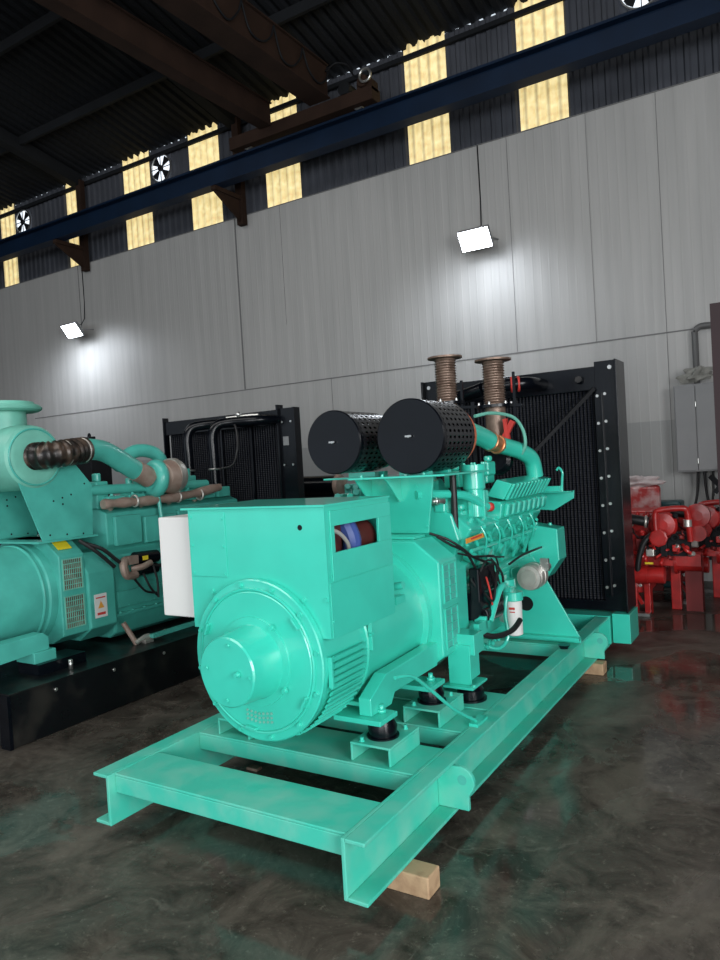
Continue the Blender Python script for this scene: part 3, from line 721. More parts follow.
# ribbed aftercooler housings
def cooler(s):
    X = lambda d: CX+s*d
    c = put('aftercooler', MB().prism([(X(.33), 1.47), (X(.455), 1.440), (X(.52), 1.550), (X(.41), 1.583)], 'y', 4.72, 5.58), 'teal', G, 0.008)
    for k in range(11):
        y = 4.755+k*.078
        put('cooling_rib', MB().prism([(X(.456), 1.440), (X(.478), 1.434), (X(.543), 1.546), (X(.521), 1.552)], 'y', y-.027, y+.027), 'teal', c, 0.010)
    l = put('rocker_housing', MB().prism([(X(.30), 1.45), (X(.31), 1.33), (X(.45), 1.315), (X(.465), 1.415), (X(.445), 1.432)], 'y', 4.66, 5.60), 'teal', G, 0.01)
    for k in range(8):
        y = 4.74+k*.112
        put('housing_lobe', MB().prism([(X(.45), 1.318), (X(.486), 1.328), (X(.503), 1.412), (X(.465), 1.424)], 'y', y-.040, y+.040), 'teal', l, 0.014)
    put('inlet_stub', MB().cyl((X(.37), 4.45, 1.335), (X(.40), 4.9, 1.335), .038, seg=20), 'teal', l)
cooler(1); cooler(-1)
# thermostat housing and small engine dress
th = put('thermostat_housing', MB().cyl((-1.83, 4.38, 1.54), (-1.83, 4.38, 1.655), .072, seg=24).cyl((-1.83, 4.38, 1.655), (-1.83, 4.38, 1.70), .084, seg=24).cyl((-1.83, 4.38, 1.36), (-1.83, 4.38, 1.54), .060, seg=20).box(-1.94, -1.83, 4.33, 4.43, 1.40, 1.50).box(-1.80, -1.755, 4.36, 4.40, 1.36, 1.53).box(-1.85, -1.81, 4.31, 4.34, 1.36, 1.53), 'teal', G, 0.004)
for k in range(6):
    a = 2*PI*k/6; hexbolt(th, (-1.83+.072*math.cos(a), 4.38+.072*math.sin(a), 1.70), (0, 0, 1), .009, .012)
for i, (x, y, z, w, h) in enumerate([(-1.95, 4.16, 1.46, .08, .10), (-1.90, 4.30, 1.36, .09, .10), (-1.86, 4.55, 1.47, .07, .10), (-2.1, 4.7, 1.60, .12, .12), (-2.0, 5.0, 1.60, .10, .10), (-2.2, 4.4, 1.55, .16, .12), (-1.93, 4.9, 1.66, .06, .1)]):
    put('engine_casting', MB().box(x-w/2, x+w/2, y-.07, y+.07, z-h/2, z+h/2).cyl((x, y, z+h/2), (x, y, z+h/2+.04), .03), 'teal', blk, 0.012)
put('water_pipe', MB().tube([(-2.02, 3.92, 1.535), (-1.93, 4.06, 1.53), (-1.84, 4.22, 1.51), (-1.80, 4.32, 1.47), (-1.78, 4.38, 1.435), (-1.76, 4.44, 1.415)], .027), 'teal', G)
put('pipe_end_cap', MB().cyl((-1.765, 4.43, 1.417), (-1.75, 4.46, 1.413), .031, seg=8), 'label_red', G, label='red pipe end cap')
put('pipe_fitting', MB().cyl((-1.99, 4.02, 1.49), (-1.91, 4.09, 1.485), .02, seg=10).cyl((-1.96, 4.045, 1.488), (-1.945, 4.06, 1.487), .030, seg=8), 'steel', G)
put('thick_hose', MB().tube([(-1.86, 4.12, 1.66), (-1.865, 4.13, 1.5), (-1.87, 4.14, 1.3), (-1.865, 4.15, 1.17)], .022), 'rubber', G, label='black rubber hose')
for i in range(12):
    random.seed(80+i); x = -3.05+i*.055; z = 1.46+random.uniform(0, .13)
    put('left_bank_fitting', MB().box(x-.03, x+.03, 4.55, 4.7, 1.30, z).cyl((x, 4.53, z-.04), (x+.05, 4.45, z-.01), .025, seg=12), 'teal_old' if i % 3 else 'teal', blk, 0.006)
# wiring
for i, pts in enumerate([[(-1.95, 3.93, 1.30), (-1.86, 3.98, 1.26), (-1.80, 4.05, 1.20), (-1.77, 4.15, 1.13), (-1.74, 4.35, 1.05), (-1.73, 4.45, .93)],
                         [(-1.72, 4.14, 1.04), (-1.70, 4.2, 1.10), (-1.69, 4.32, 1.06), (-1.70, 4.38, .96), (-1.69, 4.42, .86)],
                         [(-1.72, 4.18, .9), (-1.69, 4.24, .84), (-1.69, 4.3, .92), (-1.70, 4.36, 1.0)],
                         [(-1.80, 4.0, 1.17), (-1.75, 4.1, 1.14), (-1.72, 4.25, 1.12), (-1.70, 4.36, 1.10), (-1.70, 4.5, 1.08)],
                         [(-1.90, 3.93, 1.28), (-1.84, 4.0, 1.22), (-1.79, 4.1, 1.16), (-1.76, 4.2, 1.02), (-1.74, 4.3, .90)],
                         [(-1.76, 4.2, 1.12), (-1.73, 4.4, 1.10), (-1.74, 4.5, 1.02), (-1.78, 4.6, .95)],
                         [(-1.74, 4.7, 1.0), (-1.70, 4.85, 1.04), (-1.68, 5.1, 1.05), (-1.70, 5.3, 1.04)],
                         [(-1.77, 4.1, 1.0), (-1.74, 4.15, .9), (-1.75, 4.2, .8), (-1.74, 4.35, .74)],
                         [(-1.75, 4.4, 1.08), (-1.70, 4.45, .98), (-1.72, 4.5, .86), (-1.75, 4.45, .78)]]):
    put('wire_loom', MB().tube(pts, .006 if i % 2 else .008), 'rubber', G)
st = put('starter_motor', MB().cyl((-1.80, 4.12, .82), (-1.80, 4.50, .80), .085, seg=24).cyl((-1.76, 4.18, .92), (-1.76, 4.42, .91), .042, seg=16), 'black', G)
put('starter_bracket', MB().box(-1.78, -1.70, 4.14, 4.20, .68, .76).tube([(-1.70, 4.2, .72), (-1.69, 4.35, .88), (-1.69, 4.45, .90), (-1.70, 4.5, .86)], .022).box(-1.735, -1.70, 4.02, 4.16, .66, .74), 'teal', st, 0.004)
put('starter_solenoid', MB().box(-1.79, -1.725, 4.12, 4.40, .84, 1.06).cyl((-1.75, 4.16, .76), (-1.75, 4.44, .75), .06, seg=18), 'black', st, 0.008)
put('red_lead', MB().tube([(-1.70, 4.18, 1.0), (-1.695, 4.22, .9), (-1.70, 4.26, .80)], .006), 'label_red', st)
put('drain_hose', MB().tube([(-1.75, 4.12, .665), (-1.69, 4.20, .625), (-1.65, 4.32, .615), (-1.625, 4.42, .63), (-1.61, 4.50, .67)], .018), 'rubber', G, label='black rubber hose curving past the white filter')
# oil filters
for (x, y, z0) in ((-1.725, 4.70, .515), (-1.81, 4.80, .58)):
    f = put('oil_filter', MB().lathe((x, y, z0), (0, 0, 1), [(0, .045), (.008, .056), (.235, .058), (.24, .052)], 28), 'white', G, label='white spin-on oil filter')
    put('filter_head', MB().cyl((x, y, z0+.2405), (x, y, z0+.30), .068, seg=20).box(x-.11, x+.0, y-.03, y+.03, z0+.26, z0+.33), 'teal', f, 0.004)
    if z0 < .55: put('filter_print', MB().box(x-.005, x+.03, y-.0620, y-.0585, z0+.165, z0+.172).box(x-.01, x+.03, y-.0620, y-.0585, z0+.185, z0+.20), 'label_red', f, label='red print')
put('filter_pipe', MB().tube([(-1.74, 4.62, .80), (-1.75, 4.6, .68), (-1.74, 4.6, .52), (-1.78, 4.52, .46), (-1.86, 4.45, .50)], .013), 'teal', G)
for k in range(3):
    hexbolt(G, (-1.83+.04*k, 4.40, .50+.03*k), (1, -.3, 0), .016, .03)
# charging alternator and belt guard
ca = put('charging_alternator', MB().lathe((-1.70, 4.98, .86), (0, 1, 0), [(0, .05), (.004, .078), (.02, .093), (.07, .097), (.075, .085), (.085, .085), (.09, .097), (.15, .095), (.17, .06)], 32), 'alu', G, label='silver charging alternator')
put('end_plate', MB().lathe((-1.70, 4.979, .86), (0, -1, 0), [(0, .088), (.01, .086), (.012, .06), (.018, .058)], 28), 'alu', ca)
put('mount_ear', MB().box(-1.64, -1.58, 5.06, 5.09, .90, .99).cyl((-1.60, 5.04, .93), (-1.60, 5.10, .93), .03), 'steel', ca)
put('pulley', MB().lathe((-1.70, 5.15, .86), (0, 1, 0), [(0, .06), (.01, .06), (.02, .045), (.03, .06), (.04, .06)], 24), 'black_matt', ca)
P = [(-1.84, 1.205), (-1.605, 1.165), (-1.60, .93), (-1.70, .79), (-1.84, .84)]
bgd = put('belt_guard', MB().prism(P, 'y', 5.40, 5.60), 'teal', G, 0.008)
for x in (-1.78, -1.67): hexbolt(bgd, (x, 5.45, 1.195+.04*(-1.78-x)), (0, 0, 1), .012, .018)
# front support plate with sloping sides
P = [(CX-.78, .335), (CX+.78, .335), (CX+.78, .37), (CX+.45, .97), (CX-.45, .97), (CX-.78, .37)]
sp = put('front_support', MB().prism(P, 'y', 5.28, 5.30).box(CX-.78, CX+.78, 5.22, 5.28, .36, .385), 'teal', G, 0.003)
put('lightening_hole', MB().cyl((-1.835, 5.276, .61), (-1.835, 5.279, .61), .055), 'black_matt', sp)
for s in (1, -1):
    put('rubber_mount', MB().lathe((CX+s*.70, 5.12, .2), (0, 0, 1), [(.132, .03), (.14, .03), (.16, .045)], 12), 'black', G)
# side shelf bracket with small valve
sh = put('shelf_bracket', MB().prism([(-1.90, 1.285), (-1.74, 1.275), (-1.575, 1.37), (-1.57, 1.432), (-1.90, 1.432)], 'y', 5.80, 5.815).box(-1.90, -1.572, 5.70, 5.80, 1.424, 1.432), 'teal', G, 0.003)
put('valve', MB().tube([(-1.655, 5.76, 1.433), (-1.65, 5.76, 1.52), (-1.645, 5.76, 1.58), (-1.67, 5.76, 1.62), (-1.69, 5.76, 1.60)], .010).box(-1.80, -1.66, 5.72, 5.79, 1.433, 1.475).cyl((-1.79, 5.75, 1.475), (-1.79, 5.75, 1.50), .015), 'teal', sh)
# filter bracket: upright plate, gussets, platform
fp = put('filter_bracket', MB().prism([(-2.33, 1.30), (CX+.26, 1.30), (CX+.315, 1.648), (-2.375, 1.648)], 'y', 3.93, 3.945), 'teal', G, 0.003)
for x in (-2.34, -2.13):
    put('gusset', MB().prism([(3.74, 1.647), (3.929, 1.647), (3.929, 1.50), (3.90, 1.50)], 'x', x-.005, x+.005), 'teal', fp)
put('platform', MB().box(-2.385, -1.735, 3.73, 4.42, 1.649, 1.661).box(-2.74, -2.385, 3.98, 4.42, 1.649, 1.661), 'teal', fp, 0.002)
for (x, z) in ((-1.965, 1.345), (-2.02, 1.59), (-2.28, 1.345)): hexbolt(fp, (x, 3.93, z), (0, -1, 0), .009, .008)
for x in (-2.33, -2.18, -2.02, -1.90): hexbolt(fp, (x, 3.80, 1.661), (0, 0, 1), .009, .014)
for x in (-2.45, -1.99):
    for y in ((3.85, 4.12) if x > CX else (4.0, 4.12)): put('filter_saddle', MB().box(x-.1, x+.1, y, y+.05, 1.6615, 1.69), 'teal', fp)
# air filters
for (x, r, yb, back) in ((-1.945, .222, 4.19, True), (-2.48, .200, 4.19, True)):
    f = put('air_filter', MB().cyl((x, 3.77, 1.89), (x, yb, 1.89), r*.985, seg=56), 'perforated', G, label='black perforated air filter')
    put('end_cap', MB().lathe((x, 3.77, 1.89), (0, -1, 0), [(0, r), (.028, r*1.0), (.036, r*.97), (.037, .01)], 56), 'black', f)
    put('wing_nut', MB().cyl((x, 3.733, 1.89), (x, 3.715, 1.89), .008, seg=8).box(x-.020, x+.020, 3.712, 3.722, 1.886, 1.896), 'steel', f)
    put('orange_seal', MB().cyl((x, yb+.0005, 1.89), (x, yb+.03, 1.89), r*.97, r*.95, seg=40).cyl((x, yb+.03, 1.89), (x, yb+.10, 1.89), r*.95, r*.86, seg=40), 'orange', f)
    s = 1 if x > CX else -1
    el = put('intake_elbow', MB().tube([(x, yb+.101, 1.89), (x+.005*s, yb+.19, 1.89), (x+.015*s, yb+.32, 1.925), (x+.03*s, yb+.52, 1.895), (x+.05*s, yb+.66, 1.855)], lambda t: max(.068, .185-.23*t), seg=20), 'teal', G)
    put('clamp_band', MB().torus((x+.055*s, yb+.68, 1.85), (.2*s, 1, -.25), .062, .010).torus((x+.066*s, yb+.78, 1.828), (.2*s, 1, -.25), .062, .010).tube([(x+.05*s, yb+.66, 1.855), (x+.072*s, yb+.81, 1.822)], .060, seg=16), 'copper', el, label='copper coloured clamp band')
    put('intake_pipe', MB().tube([(x+.068*s, yb+.80, 1.825), (x+.10*s, yb+.94, 1.80), (x+.14*s, yb+1.08, 1.765), (x+.175*s, yb+1.20, 1.70), (x+.185*s, yb+1.24, 1.57)], .062, seg=20), 'teal', G)
put('vent_pipe', MB().tube([(-1.93, 4.70, 2.03), (-1.86, 4.85, 2.05), (-1.78, 5.05, 2.02), (-1.745, 5.15, 1.93), (-1.74, 5.18, 1.82), (-1.78, 5.2, 1.75)], .012), 'teal_pale', G)
# exhaust risers
for (x, z1) in ((-2.417, 2.56), (-2.015, 2.49)):
    y = 5.33
    base = 2.14 if x > CX else 2.20
    prof = [(0, .082)]
    n = 16; h = z1-base-.03
    for k in range(n): prof += [(.01+h*(k+.15)/n, .076), (.01+h*(k+.5)/n, .088), (.01+h*(k+.85)/n, .076)]
    prof += [(h+.015, .08)]
    e = put('exhaust_bellows', MB().lathe((x, y, base), (0, 0, 1), prof, 28), 'rust', G)
    put('top_flange', MB().lathe((x, y, z1-.012), (0, 0, 1), [(0, .08), (0, .14), (.014, .14), (.014, .085)], 36, True, True), 'rust', e)
    put('lower_flange', MB().cyl((x, y, base-.022), (x, y, base-.0005), .145, seg=36), 'black', e)
    put('exhaust_pipe', MB().cyl((x, y, 1.78), (x, y, base-.0225), .078, seg=28), 'rust', e)
    for k in range(6):
        a = 2*PI*(k+.5)/6; hexbolt(e, (x+.125*math.cos(a), y+.125*math.sin(a), base-.0005), (0, 0, 1), .010, .02, 'steel')
    put('turbo_housing', MB().torus((x, y+.0, 1.72), (0, 1, 0), .07, .055).cyl((x, y-.06, 1.72), (x, y+.06, 1.72), .07), 'black', G)
put('red_bracket', MB().bar((-1.90, 5.22, 2.02), (-1.88, 5.22, 1.80), .03, .04).bar((-1.96, 5.22, 1.80), (-1.84, 5.22, 2.0), .03, .04), 'label_red', G)
put('exhaust_stand', MB().bar((-2.20, 5.34, 2.18), (-2.20, 5.34, 1.60), .03).bar((-2.29, 5.34, 2.36), (-2.29, 5.34, 1.60), .02).bar((-2.62, 5.34, 2.165), (-1.80, 5.34, 2.12), .04, .02).bar((-1.86, 5.34, 2.38), (-1.86, 5.34, 1.7), .018), 'black', G)
# radiator
RX0, RX1 = CX-.91, CX+.905
rad = put('radiator_core', MB().box(RX0+.10, RX1-.17, 6.40, 6.60, .38, 2.30), 'core', G)
put('top_tank', MB().box(RX0+.10, RX1-.10, 6.36, 6.62, 2.26, 2.462), 'black', rad, 0.006)
put('bottom_tank', MB().box(RX0+.05, RX1-.05, 6.36, 6.62, .352, .44), 'black', rad, 0.006)
for s in (1, -1):
    X = lambda d: CX+s*d
    ch = put('side_channel', MB().box(*sorted((X(.895), X(.912))), 6.30, 6.64, .352, 2.50).box(*sorted((X(.72), X(.895))), 6.355, 6.372, .352, 2.50), 'black', rad, 0.003)
    st_ = put('guard_strip', MB().box(*sorted((X(.715), X(.765))), 6.342, 6.354, .48, 2.22).box(*sorted((X(.765), X(.780))), 6.325, 6.354, .48, 2.22), 'black', rad, 0.002)
    for k in range(8):
        z = .56+k*.235
        put('bolt', MB().cyl((X(.740), 6.3415, z), (X(.740), 6.331, z), .013, seg=8), 'steel', rad)
        put('bolt', MB().cyl((X(.80), 6.3545, z+.014), (X(.80), 6.343, z+.014), .013, seg=8), 'steel', rad)
    put('bolt', MB().cyl((X(.85), 6.354, 2.44), (X(.85), 6.343, 2.44), .018, seg=10), 'steel', rad)
put('stay_rod', MB().bar((-1.50, 6.33, 2.27), (-2.02, 5.9, 1.66), .03, .03), 'black_matt', G)
put('coolant_pipe', MB().tube([(-2.33, 5.9, 2.33), (-2.15, 5.95, 2.345), (-1.98, 6.05, 2.35), (-1.95, 6.36, 2.35)], .055, seg=16), 'black', G)
put('hose_clamp', MB().torus((-2.05, 6.0, 2.348), (.75, .35, 0), .058, .012).torus((-2.10, 5.975, 2.347), (.75, .3, 0), .058, .012), 'label_red', G, label='red hose clamps')
put('coolant_pipe', MB().tube([(-2.80, 6.1, 2.28), (-2.5, 5.95, 2.30), (-2.33, 5.9, 2.33)], .06, seg=16), 'black', G)
put('filler_neck', MB().cyl((-1.62, 6.34, 2.35), (-1.62, 6.30, 2.36), .03), 'black', rad)
# thin rod resting on the rail
rod = put('tie_rod', MB().tube([(-1.62, 2.83, .765), (-1.60, 2.95, .74), (-1.59, 3.10, .64), (-1.56, 3.30, .48), (-1.53, 3.52, .345)], .009), 'teal', G)
put('rod_clevis', MB().box(-1.55, -1.50, 3.46, 3.60, .334, .350), 'teal', rod)

# timber blocks under the skid
def block(x0, x1, y0, y1, h, label):
    put('wooden_block', MB().box(x0, x1, y0, y1, 0.0, h), 'wood', bevel=0.006, label=label, cat='wooden block', group='timber blocks under the green skid')
block(-1.62, -1.330, 2.492, 2.60, .0885, 'pale square timber block under the near right corner of the green skid')
block(-1.62, -1.375, 5.64, 5.76, .0885, 'pale timber block under the far right end of the green skid')
put('wood_scrap', MB().box(-2.84, -2.76, 3.15, 3.20, 0, .018), 'rust', bevel=0.004, label='small brown scrap on the floor, seen through the front opening of the green skid', cat='scrap')

# ------------------------------------------------------------------ LEFT GENERATOR
LX = -5.33
H = thing('diesel_generator', 'older dull green diesel generator on a black base tank, at the left edge', 'generator', (LX, 4.4, 0))
bt = put('base_tank', MB().box(-6.15, -4.51, 2.76, 6.35, 0.0, .362), 'tank', H, 0.006)
put('tank_flange', MB().box(-6.18, -4.485, 2.74, 6.37, .3625, .372), 'tank', bt)
put('end_post', MB().box(-4.60, -4.50, 2.735, 2.76, 0, .362), 'black', bt)
for y in (3.1, 3.6, 4.1, 4.7): hexbolt(bt, (-4.505, y, .30), (1, 0, 0), .010, .01, 'steel')
lac = lambda y: (LX, y, .875)
dr = put('alternator_drum', MB().lathe(lac(2.35), (0, 1, 0), [(0, .25), (.03, .36), (.08, .385), (1.05, .385), (1.06, .400), (1.10, .405), (1.13, .40)], 64), 'teal_old', H)
put('ring_rib', MB().torus(lac(3.36), (0, 1, 0), .386, .012, 64, 8), 'teal_old', dr)
hw = .43
P = [(-.28, .48), (.28, .48), (hw, .55), (hw, 1.17), (.26, 1.30), (-.26, 1.30), (-hw, 1.17), (-hw, .55)]
lad = put('adaptor_housing', MB().prism([(LX+a, z) for a, z in P], 'y', 3.47, 3.70), 'teal_old', H, 0.008)
X0 = LX+hw
for (za, zb) in ((.60, .855), (.90, 1.145)):
    gr = MB().box(X0+.0005, X0+.007, 3.495, 3.505, za, zb).box(X0+.0005, X0+.007, 3.665, 3.675, za, zb).box(X0+.0005, X0+.007, 3.505, 3.665, za, za+.008).box(X0+.0005, X0+.007, 3.505, 3.665, zb-.008, zb)
    for k in range(1, 6): gr.box(X0+.0005, X0+.005, 3.505, 3.665, za+(zb-za)*k/6-.003, za+(zb-za)*k/6+.003)
    for k in range(1, 9): gr.box(X0+.0005, X0+.004, 3.505+.0178*k-.002, 3.505+.0178*k+.002, za, zb)
    gg = put('vent_grille', gr, 'teal_pale', lad)
    put('grille_back', MB().box(X0, X0+.0004, 3.505, 3.665, za+.008, zb-.008), 'rust', gg)
put('warning_sticker', MB().prism([(LX+.30, 1.276), (LX+.38, 1.216), (LX+.385, 1.221), (LX+.305, 1.281)], 'y', 3.51, 3.63), 'yellow', lad, label='yellow warning sticker')
lf = put('flywheel_housing', MB().prism([(LX+a, z) for a, z in [(-.30, .45), (.30, .45), (.46, .56), (.46, 1.0), (.34, 1.16), (-.34, 1.16), (-.46, 1.0), (-.46, .56)]], 'y', 3.70, 3.96), 'teal_old', H, 0.012)
lb = put('warning_label', MB().box(LX+.4605, LX+.463, 3.745, 3.865, .635, .825), 'white', lf, label='white warning label with an orange triangle')
put('label_triangle', MB().prism([(3.775, .71), (3.835, .71), (3.805, .77)], 'x', LX+.4632, LX+.4642), 'label_orange', lb) if False else put('label_triangle', MB().prism([(3.775, .71), (3.835, .71), (3.805, .77)], 'x', LX+.4632, LX+.4642), 'label_orange', lf)
put('label_stripe', MB().box(LX+.4632, LX+.4642, 3.765, 3.845, .655, .675).box(LX+.4632, LX+.4642, 3.76, 3.85, .79, .80), 'label_red', lf)
# feet
for s in (1, -1):
    X = lambda d: LX+s*d
    f = put('alternator_foot', MB().prism([(2.62, .50), (3.24, .53), (3.24, .62), (3.20, .655), (2.62, .645)], 'x', *sorted((X(.46), X(.58)))), 'teal_old', H, 0.005)
    put('foot_block', MB().box(*sorted((X(.38), X(.60))), 3.10, 3.28, .45, .53), 'teal_old', f, 0.006)
    put('foot_stand', MB().box(*sorted((X(.40), X(.64))), 3.10, 3.50, .372, .45), 'black', f)
    if s > 0: put('foot_sticker', MB().box(X(.5805), X(.582), 2.66, 2.75, .50, .56), 'yellow', f, label='yellow sticker')
    put('drain_pipe', MB().cyl((X(.54), 3.95, .56), (X(.60), 4.02, .375), .022), 'rusty_pipe', H)
    put('stand_stud', MB().cyl((X(.70), 3.32, .372), (X(.70), 3.32, .44), .016, seg=8), 'steel', H)
# block
k_ = lambda pts: [(LX+a, z) for a, z in pts]+[(LX-a, z) for a, z in reversed(pts)]
lblk = put('engine_block', MB().prism(k_([(.38, .60), (.42, .62), (.42, 1.10), (.36, 1.14), (.40, 1.20), (.40, 1.46), (.30, 1.50)]), 'y', 3.96, 5.60), 'teal_old', H, 0.01)
put('oil_pan', MB().prism(k_([(.28, .40), (.36, .44), (.40, .60)]), 'y', 4.00, 5.2), 'teal_old', H, 0.02)
put('pan_flange', MB().box(LX-.44, LX+.44, 3.97, 5.25, .60, .62), 'teal_old', H)
for k in range(10): hexbolt(lblk, (LX+.43, 4.02+k*.13, .62), (0, 0, 1), .012, .012, 'teal_old')
for (y0, y1, z0, z1, d) in ((4.02, 4.30, 1.18, 1.43, .02), (4.33, 4.70, 1.17, 1.40, .03), (4.73, 5.2, 1.18, 1.42, .02), (4.0, 4.6, .66, .80, .014), (4.3, 5.0, .84, 1.06, .02), (4.65, 5.3, .66, .80, .014)):
    p = put('side_cover', MB().box(LX+.40, LX+.42+d, y0, y1, z0, z1), 'teal_old', lblk, 0.008)
    n = int((y1-y0)/.09)
    for k in range(n+1): hexbolt(p, (LX+.42+d, y0+.02+(y1-y0-.04)*k/max(1, n), z0+.015), (1, 0, 0), .007, .006, 'teal_old')
for k in range(7):
    put('cylinder_head', MB().box(LX+.12, LX+.40, 4.0+k*.22, 4.18+k*.22, 1.50, 1.60), 'teal_old', lblk, 0.012)
    hexbolt(lblk, (LX+.38, 4.05+k*.22, 1.60), (0, 0, 1), .014, .02, 'teal_old')
put('coolant_manifold', MB().tube([(LX+.34, 3.86, 1.66), (LX+.36, 4.2, 1.655), (LX+.36, 4.7, 1.65), (LX+.36, 5.2, 1.64)], .042, seg=14), 'teal_old', H)
em = put('exhaust_manifold', MB().tube([(LX+.45, 3.90, 1.54), (LX+.46, 4.1, 1.54), (LX+.46, 4.4, 1.535), (LX+.46, 4.8, 1.55), (LX+.44, 5.3, 1.60)], lambda t: .040+.006*math.sin(t*30), seg=16), 'rusty_pipe', H)
for y in (4.22, 4.72, 5.0): put('clamp_band', MB().torus((LX+.46, y, 1.545), (0, 1, 0), .046, .010), 'alu', em)
for k in range(4): put('manifold_branch', MB().tube([(LX+.45, 4.05+k*.33, 1.545), (LX+.38, 4.05+k*.33, 1.53), (LX+.34, 4.05+k*.33, 1.50)], .032), 'rusty_pipe', em)
# wiring and starter
cs = put('starter_connectors', MB().box(-4.86, -4.80, 4.06, 4.16, 1.02, 1.09).tube([(-4.84, 4.05, 1.06), (-4.80, 4.0, 1.02), (-4.79, 4.02, .94), (-4.80, 4.12, .93)], .035).tube([(-4.83, 4.1, .98), (-4.78, 4.18, .99), (-4.79, 4.28, 1.01)], .026), 'rusty_pipe', H)
put('starter_motor', MB().cyl((-4.85, 4.16, 1.06), (-4.85, 4.40, 1.05), .055).cyl((-4.84, 4.18, .95), (-4.84, 4.38, .95), .045), 'black', H)
put('starter_sticker', MB().box(-4.797, -4.793, 4.20, 4.26, 1.04, 1.075), 'yellow', H, label='yellow sticker')
for i, pts in enumerate([[(-4.93, 3.74, 1.24), (-4.86, 3.85, 1.18), (-4.83, 3.98, 1.06), (-4.83, 4.06, 1.02)], [(-4.95, 3.70, 1.27), (-4.88, 3.80, 1.17), (-4.85, 3.95, 1.02)],
                         [(-4.82, 4.3, .98), (-4.80, 4.5, .96), (-4.82, 4.7, 1.0), (-4.86, 4.9, 1.05)], [(-4.80, 4.2, .93), (-4.78, 4.25, .80), (-4.79, 4.33, .72)], [(-4.79, 4.3, 1.0), (-4.78, 4.33, .85), (-4.79, 4.34, .70)], [(-4.80, 4.1, .9), (-4.79, 4.2, .78), (-4.80, 4.33, .74)]]):
    put('wire_loom', MB().tube(pts, .016 if i < 3 else .010), 'rubber', H)
put('drain_valve', MB().tube([(-4.72, 4.0, .385), (-4.70, 4.1, .42), (-4.70, 4.2, .40), (-4.68, 4.3, .42)], .022).box(-4.74, -4.66, 4.06, 4.14, .373, .40), 'alu', H)
put('strap_bar', MB().bar((-4.66, 4.12, .42), (-4.60, 4.75, .44), .05, .03), 'teal_old', H)
# filter plates, canister, cap, bellows, charge pipe, turbo
for x in (-4.965, -5.70):
    p = put('filter_bracket', MB().prism([(3.20, 1.80), (3.385, 1.30), (3.84, 1.30), (3.87, 1.70), (3.72, 1.88)], 'x', x, x+.012), 'teal_old', H, 0.003)
    for (y, z) in ((3.45, 1.34), (3.6, 1.33), (3.75, 1.32), (3.50, 1.60), (3.58, 1.62), (3.66, 1.64), (3.58, 1.57), (3.79, 1.72)):
        put('bolt_hole', MB().cyl((x+.012, y, z), (x+.0135, y, z), .008, seg=8), 'black_matt', p)
put('bracket_base', MB().box(-5.72, -4.94, 3.34, 3.88, 1.285, 1.30), 'teal_old', H)
can = put('air_cleaner', MB().lathe((-4.935, 3.36, 1.945), (-1, 0, 0), [(0, .10), (-.004, .17), (0, .205), (.006, .215), (.02, .238), (.06, .245), (.10, .252), (.75, .252), (.80, .20)], 56), 'teal_pale', H)
put('face_rib', MB().torus((-4.938, 3.36, 1.945), (1, 0, 0), .212, .008, 48, 8), 'teal_old', can)
put('inlet_neck', MB().cyl((-5.28, 3.36, 2.14), (-5.28, 3.36, 2.315), .155, .15, seg=36), 'teal_pale', can)
put('rain_cap', MB().lathe((-5.28, 3.36, 2.31), (0, 0, 1), [(0, .24), (.014, .265), (.03, .27), (.05, .25), (.052, .22), (.075, .21)], 44), 'teal_pale', can)
prof = []
put('rubber_bellows', MB().tube([(-4.94, 3.36, 1.95), (-4.86, 3.37, 1.95), (-4.80, 3.42, 1.955), (-4.79, 3.52, 1.965), (-4.81, 3.62, 1.975), (-4.83, 3.72, 1.985)], lambda t: .098+.008*math.sin(t*60), seg=28, sub=14), 'bellow_dark', H)
for (y, z) in ((3.52, 1.965), (3.70, 1.984)): put('clamp_band', MB().torus((-4.80 if y < 3.6 else -4.826, y, z), (-.1, 1, .1), .093, .006), 'alu', H)
put('charge_pipe', MB().tube([(-4.826, 3.70, 1.984), (-4.84, 3.80, 1.99), (-4.86, 3.92, 1.975), (-4.87, 4.05, 1.92), (-4.87, 4.17, 1.85), (-4.87, 4.26, 1.80)], .085, seg=24), 'teal_old', H)
put('turbo_inlet', MB().tube([(-4.87, 4.25, 1.805), (-4.87, 4.34, 1.765), (-4.87, 4.40, 1.735)], .090, seg=22), 'rusty_pipe', H)
tu = put('turbocharger', MB().torus((-4.86, 4.46, 1.725), (.15, 1, -.1), .115, .055, 36, 14).cyl((-4.86, 4.40, 1.725), (-4.86, 4.52, 1.725), .11), 'teal_old', H)
put('turbo_hot_side', MB().lathe((-4.86, 4.525, 1.73), (0, 1, 0), [(0, .10), (.02, .13), (.10, .155), (.16, .14), (.19, .10)], 32), 'rusty_pipe', tu)
put('heat_shield', MB().lathe((-4.86, 4.63, 1.74), (0, 1, 0), [(0, .158), (.05, .160), (.09, .14), (.11, .09)], 32), 'alu', tu)
put('turbo_stay', MB().cyl((-4.86, 4.47, 1.62), (-4.80, 4.48, 1.10), .018), 'teal_old', H)
put('rear_elbow', MB().tube([(-5.2, 4.3, 1.85), (-5.15, 4.5, 1.98), (-5.1, 4.7, 1.95), (-5.1, 4.8, 1.80)], .06, seg=18), 'teal_old', H)
for i in range(9):
    random.seed(20+i); x = LX+random.uniform(.0, .3); y = 4.0+i*.16; z = 1.66+random.uniform(0, .1)
    put('engine_casting', MB().box(x-.06, x+.06, y-.06, y+.06, 1.5, z).cyl((x, y, z), (x, y, z+.07), .03), 'teal_old', lblk, 0.01)
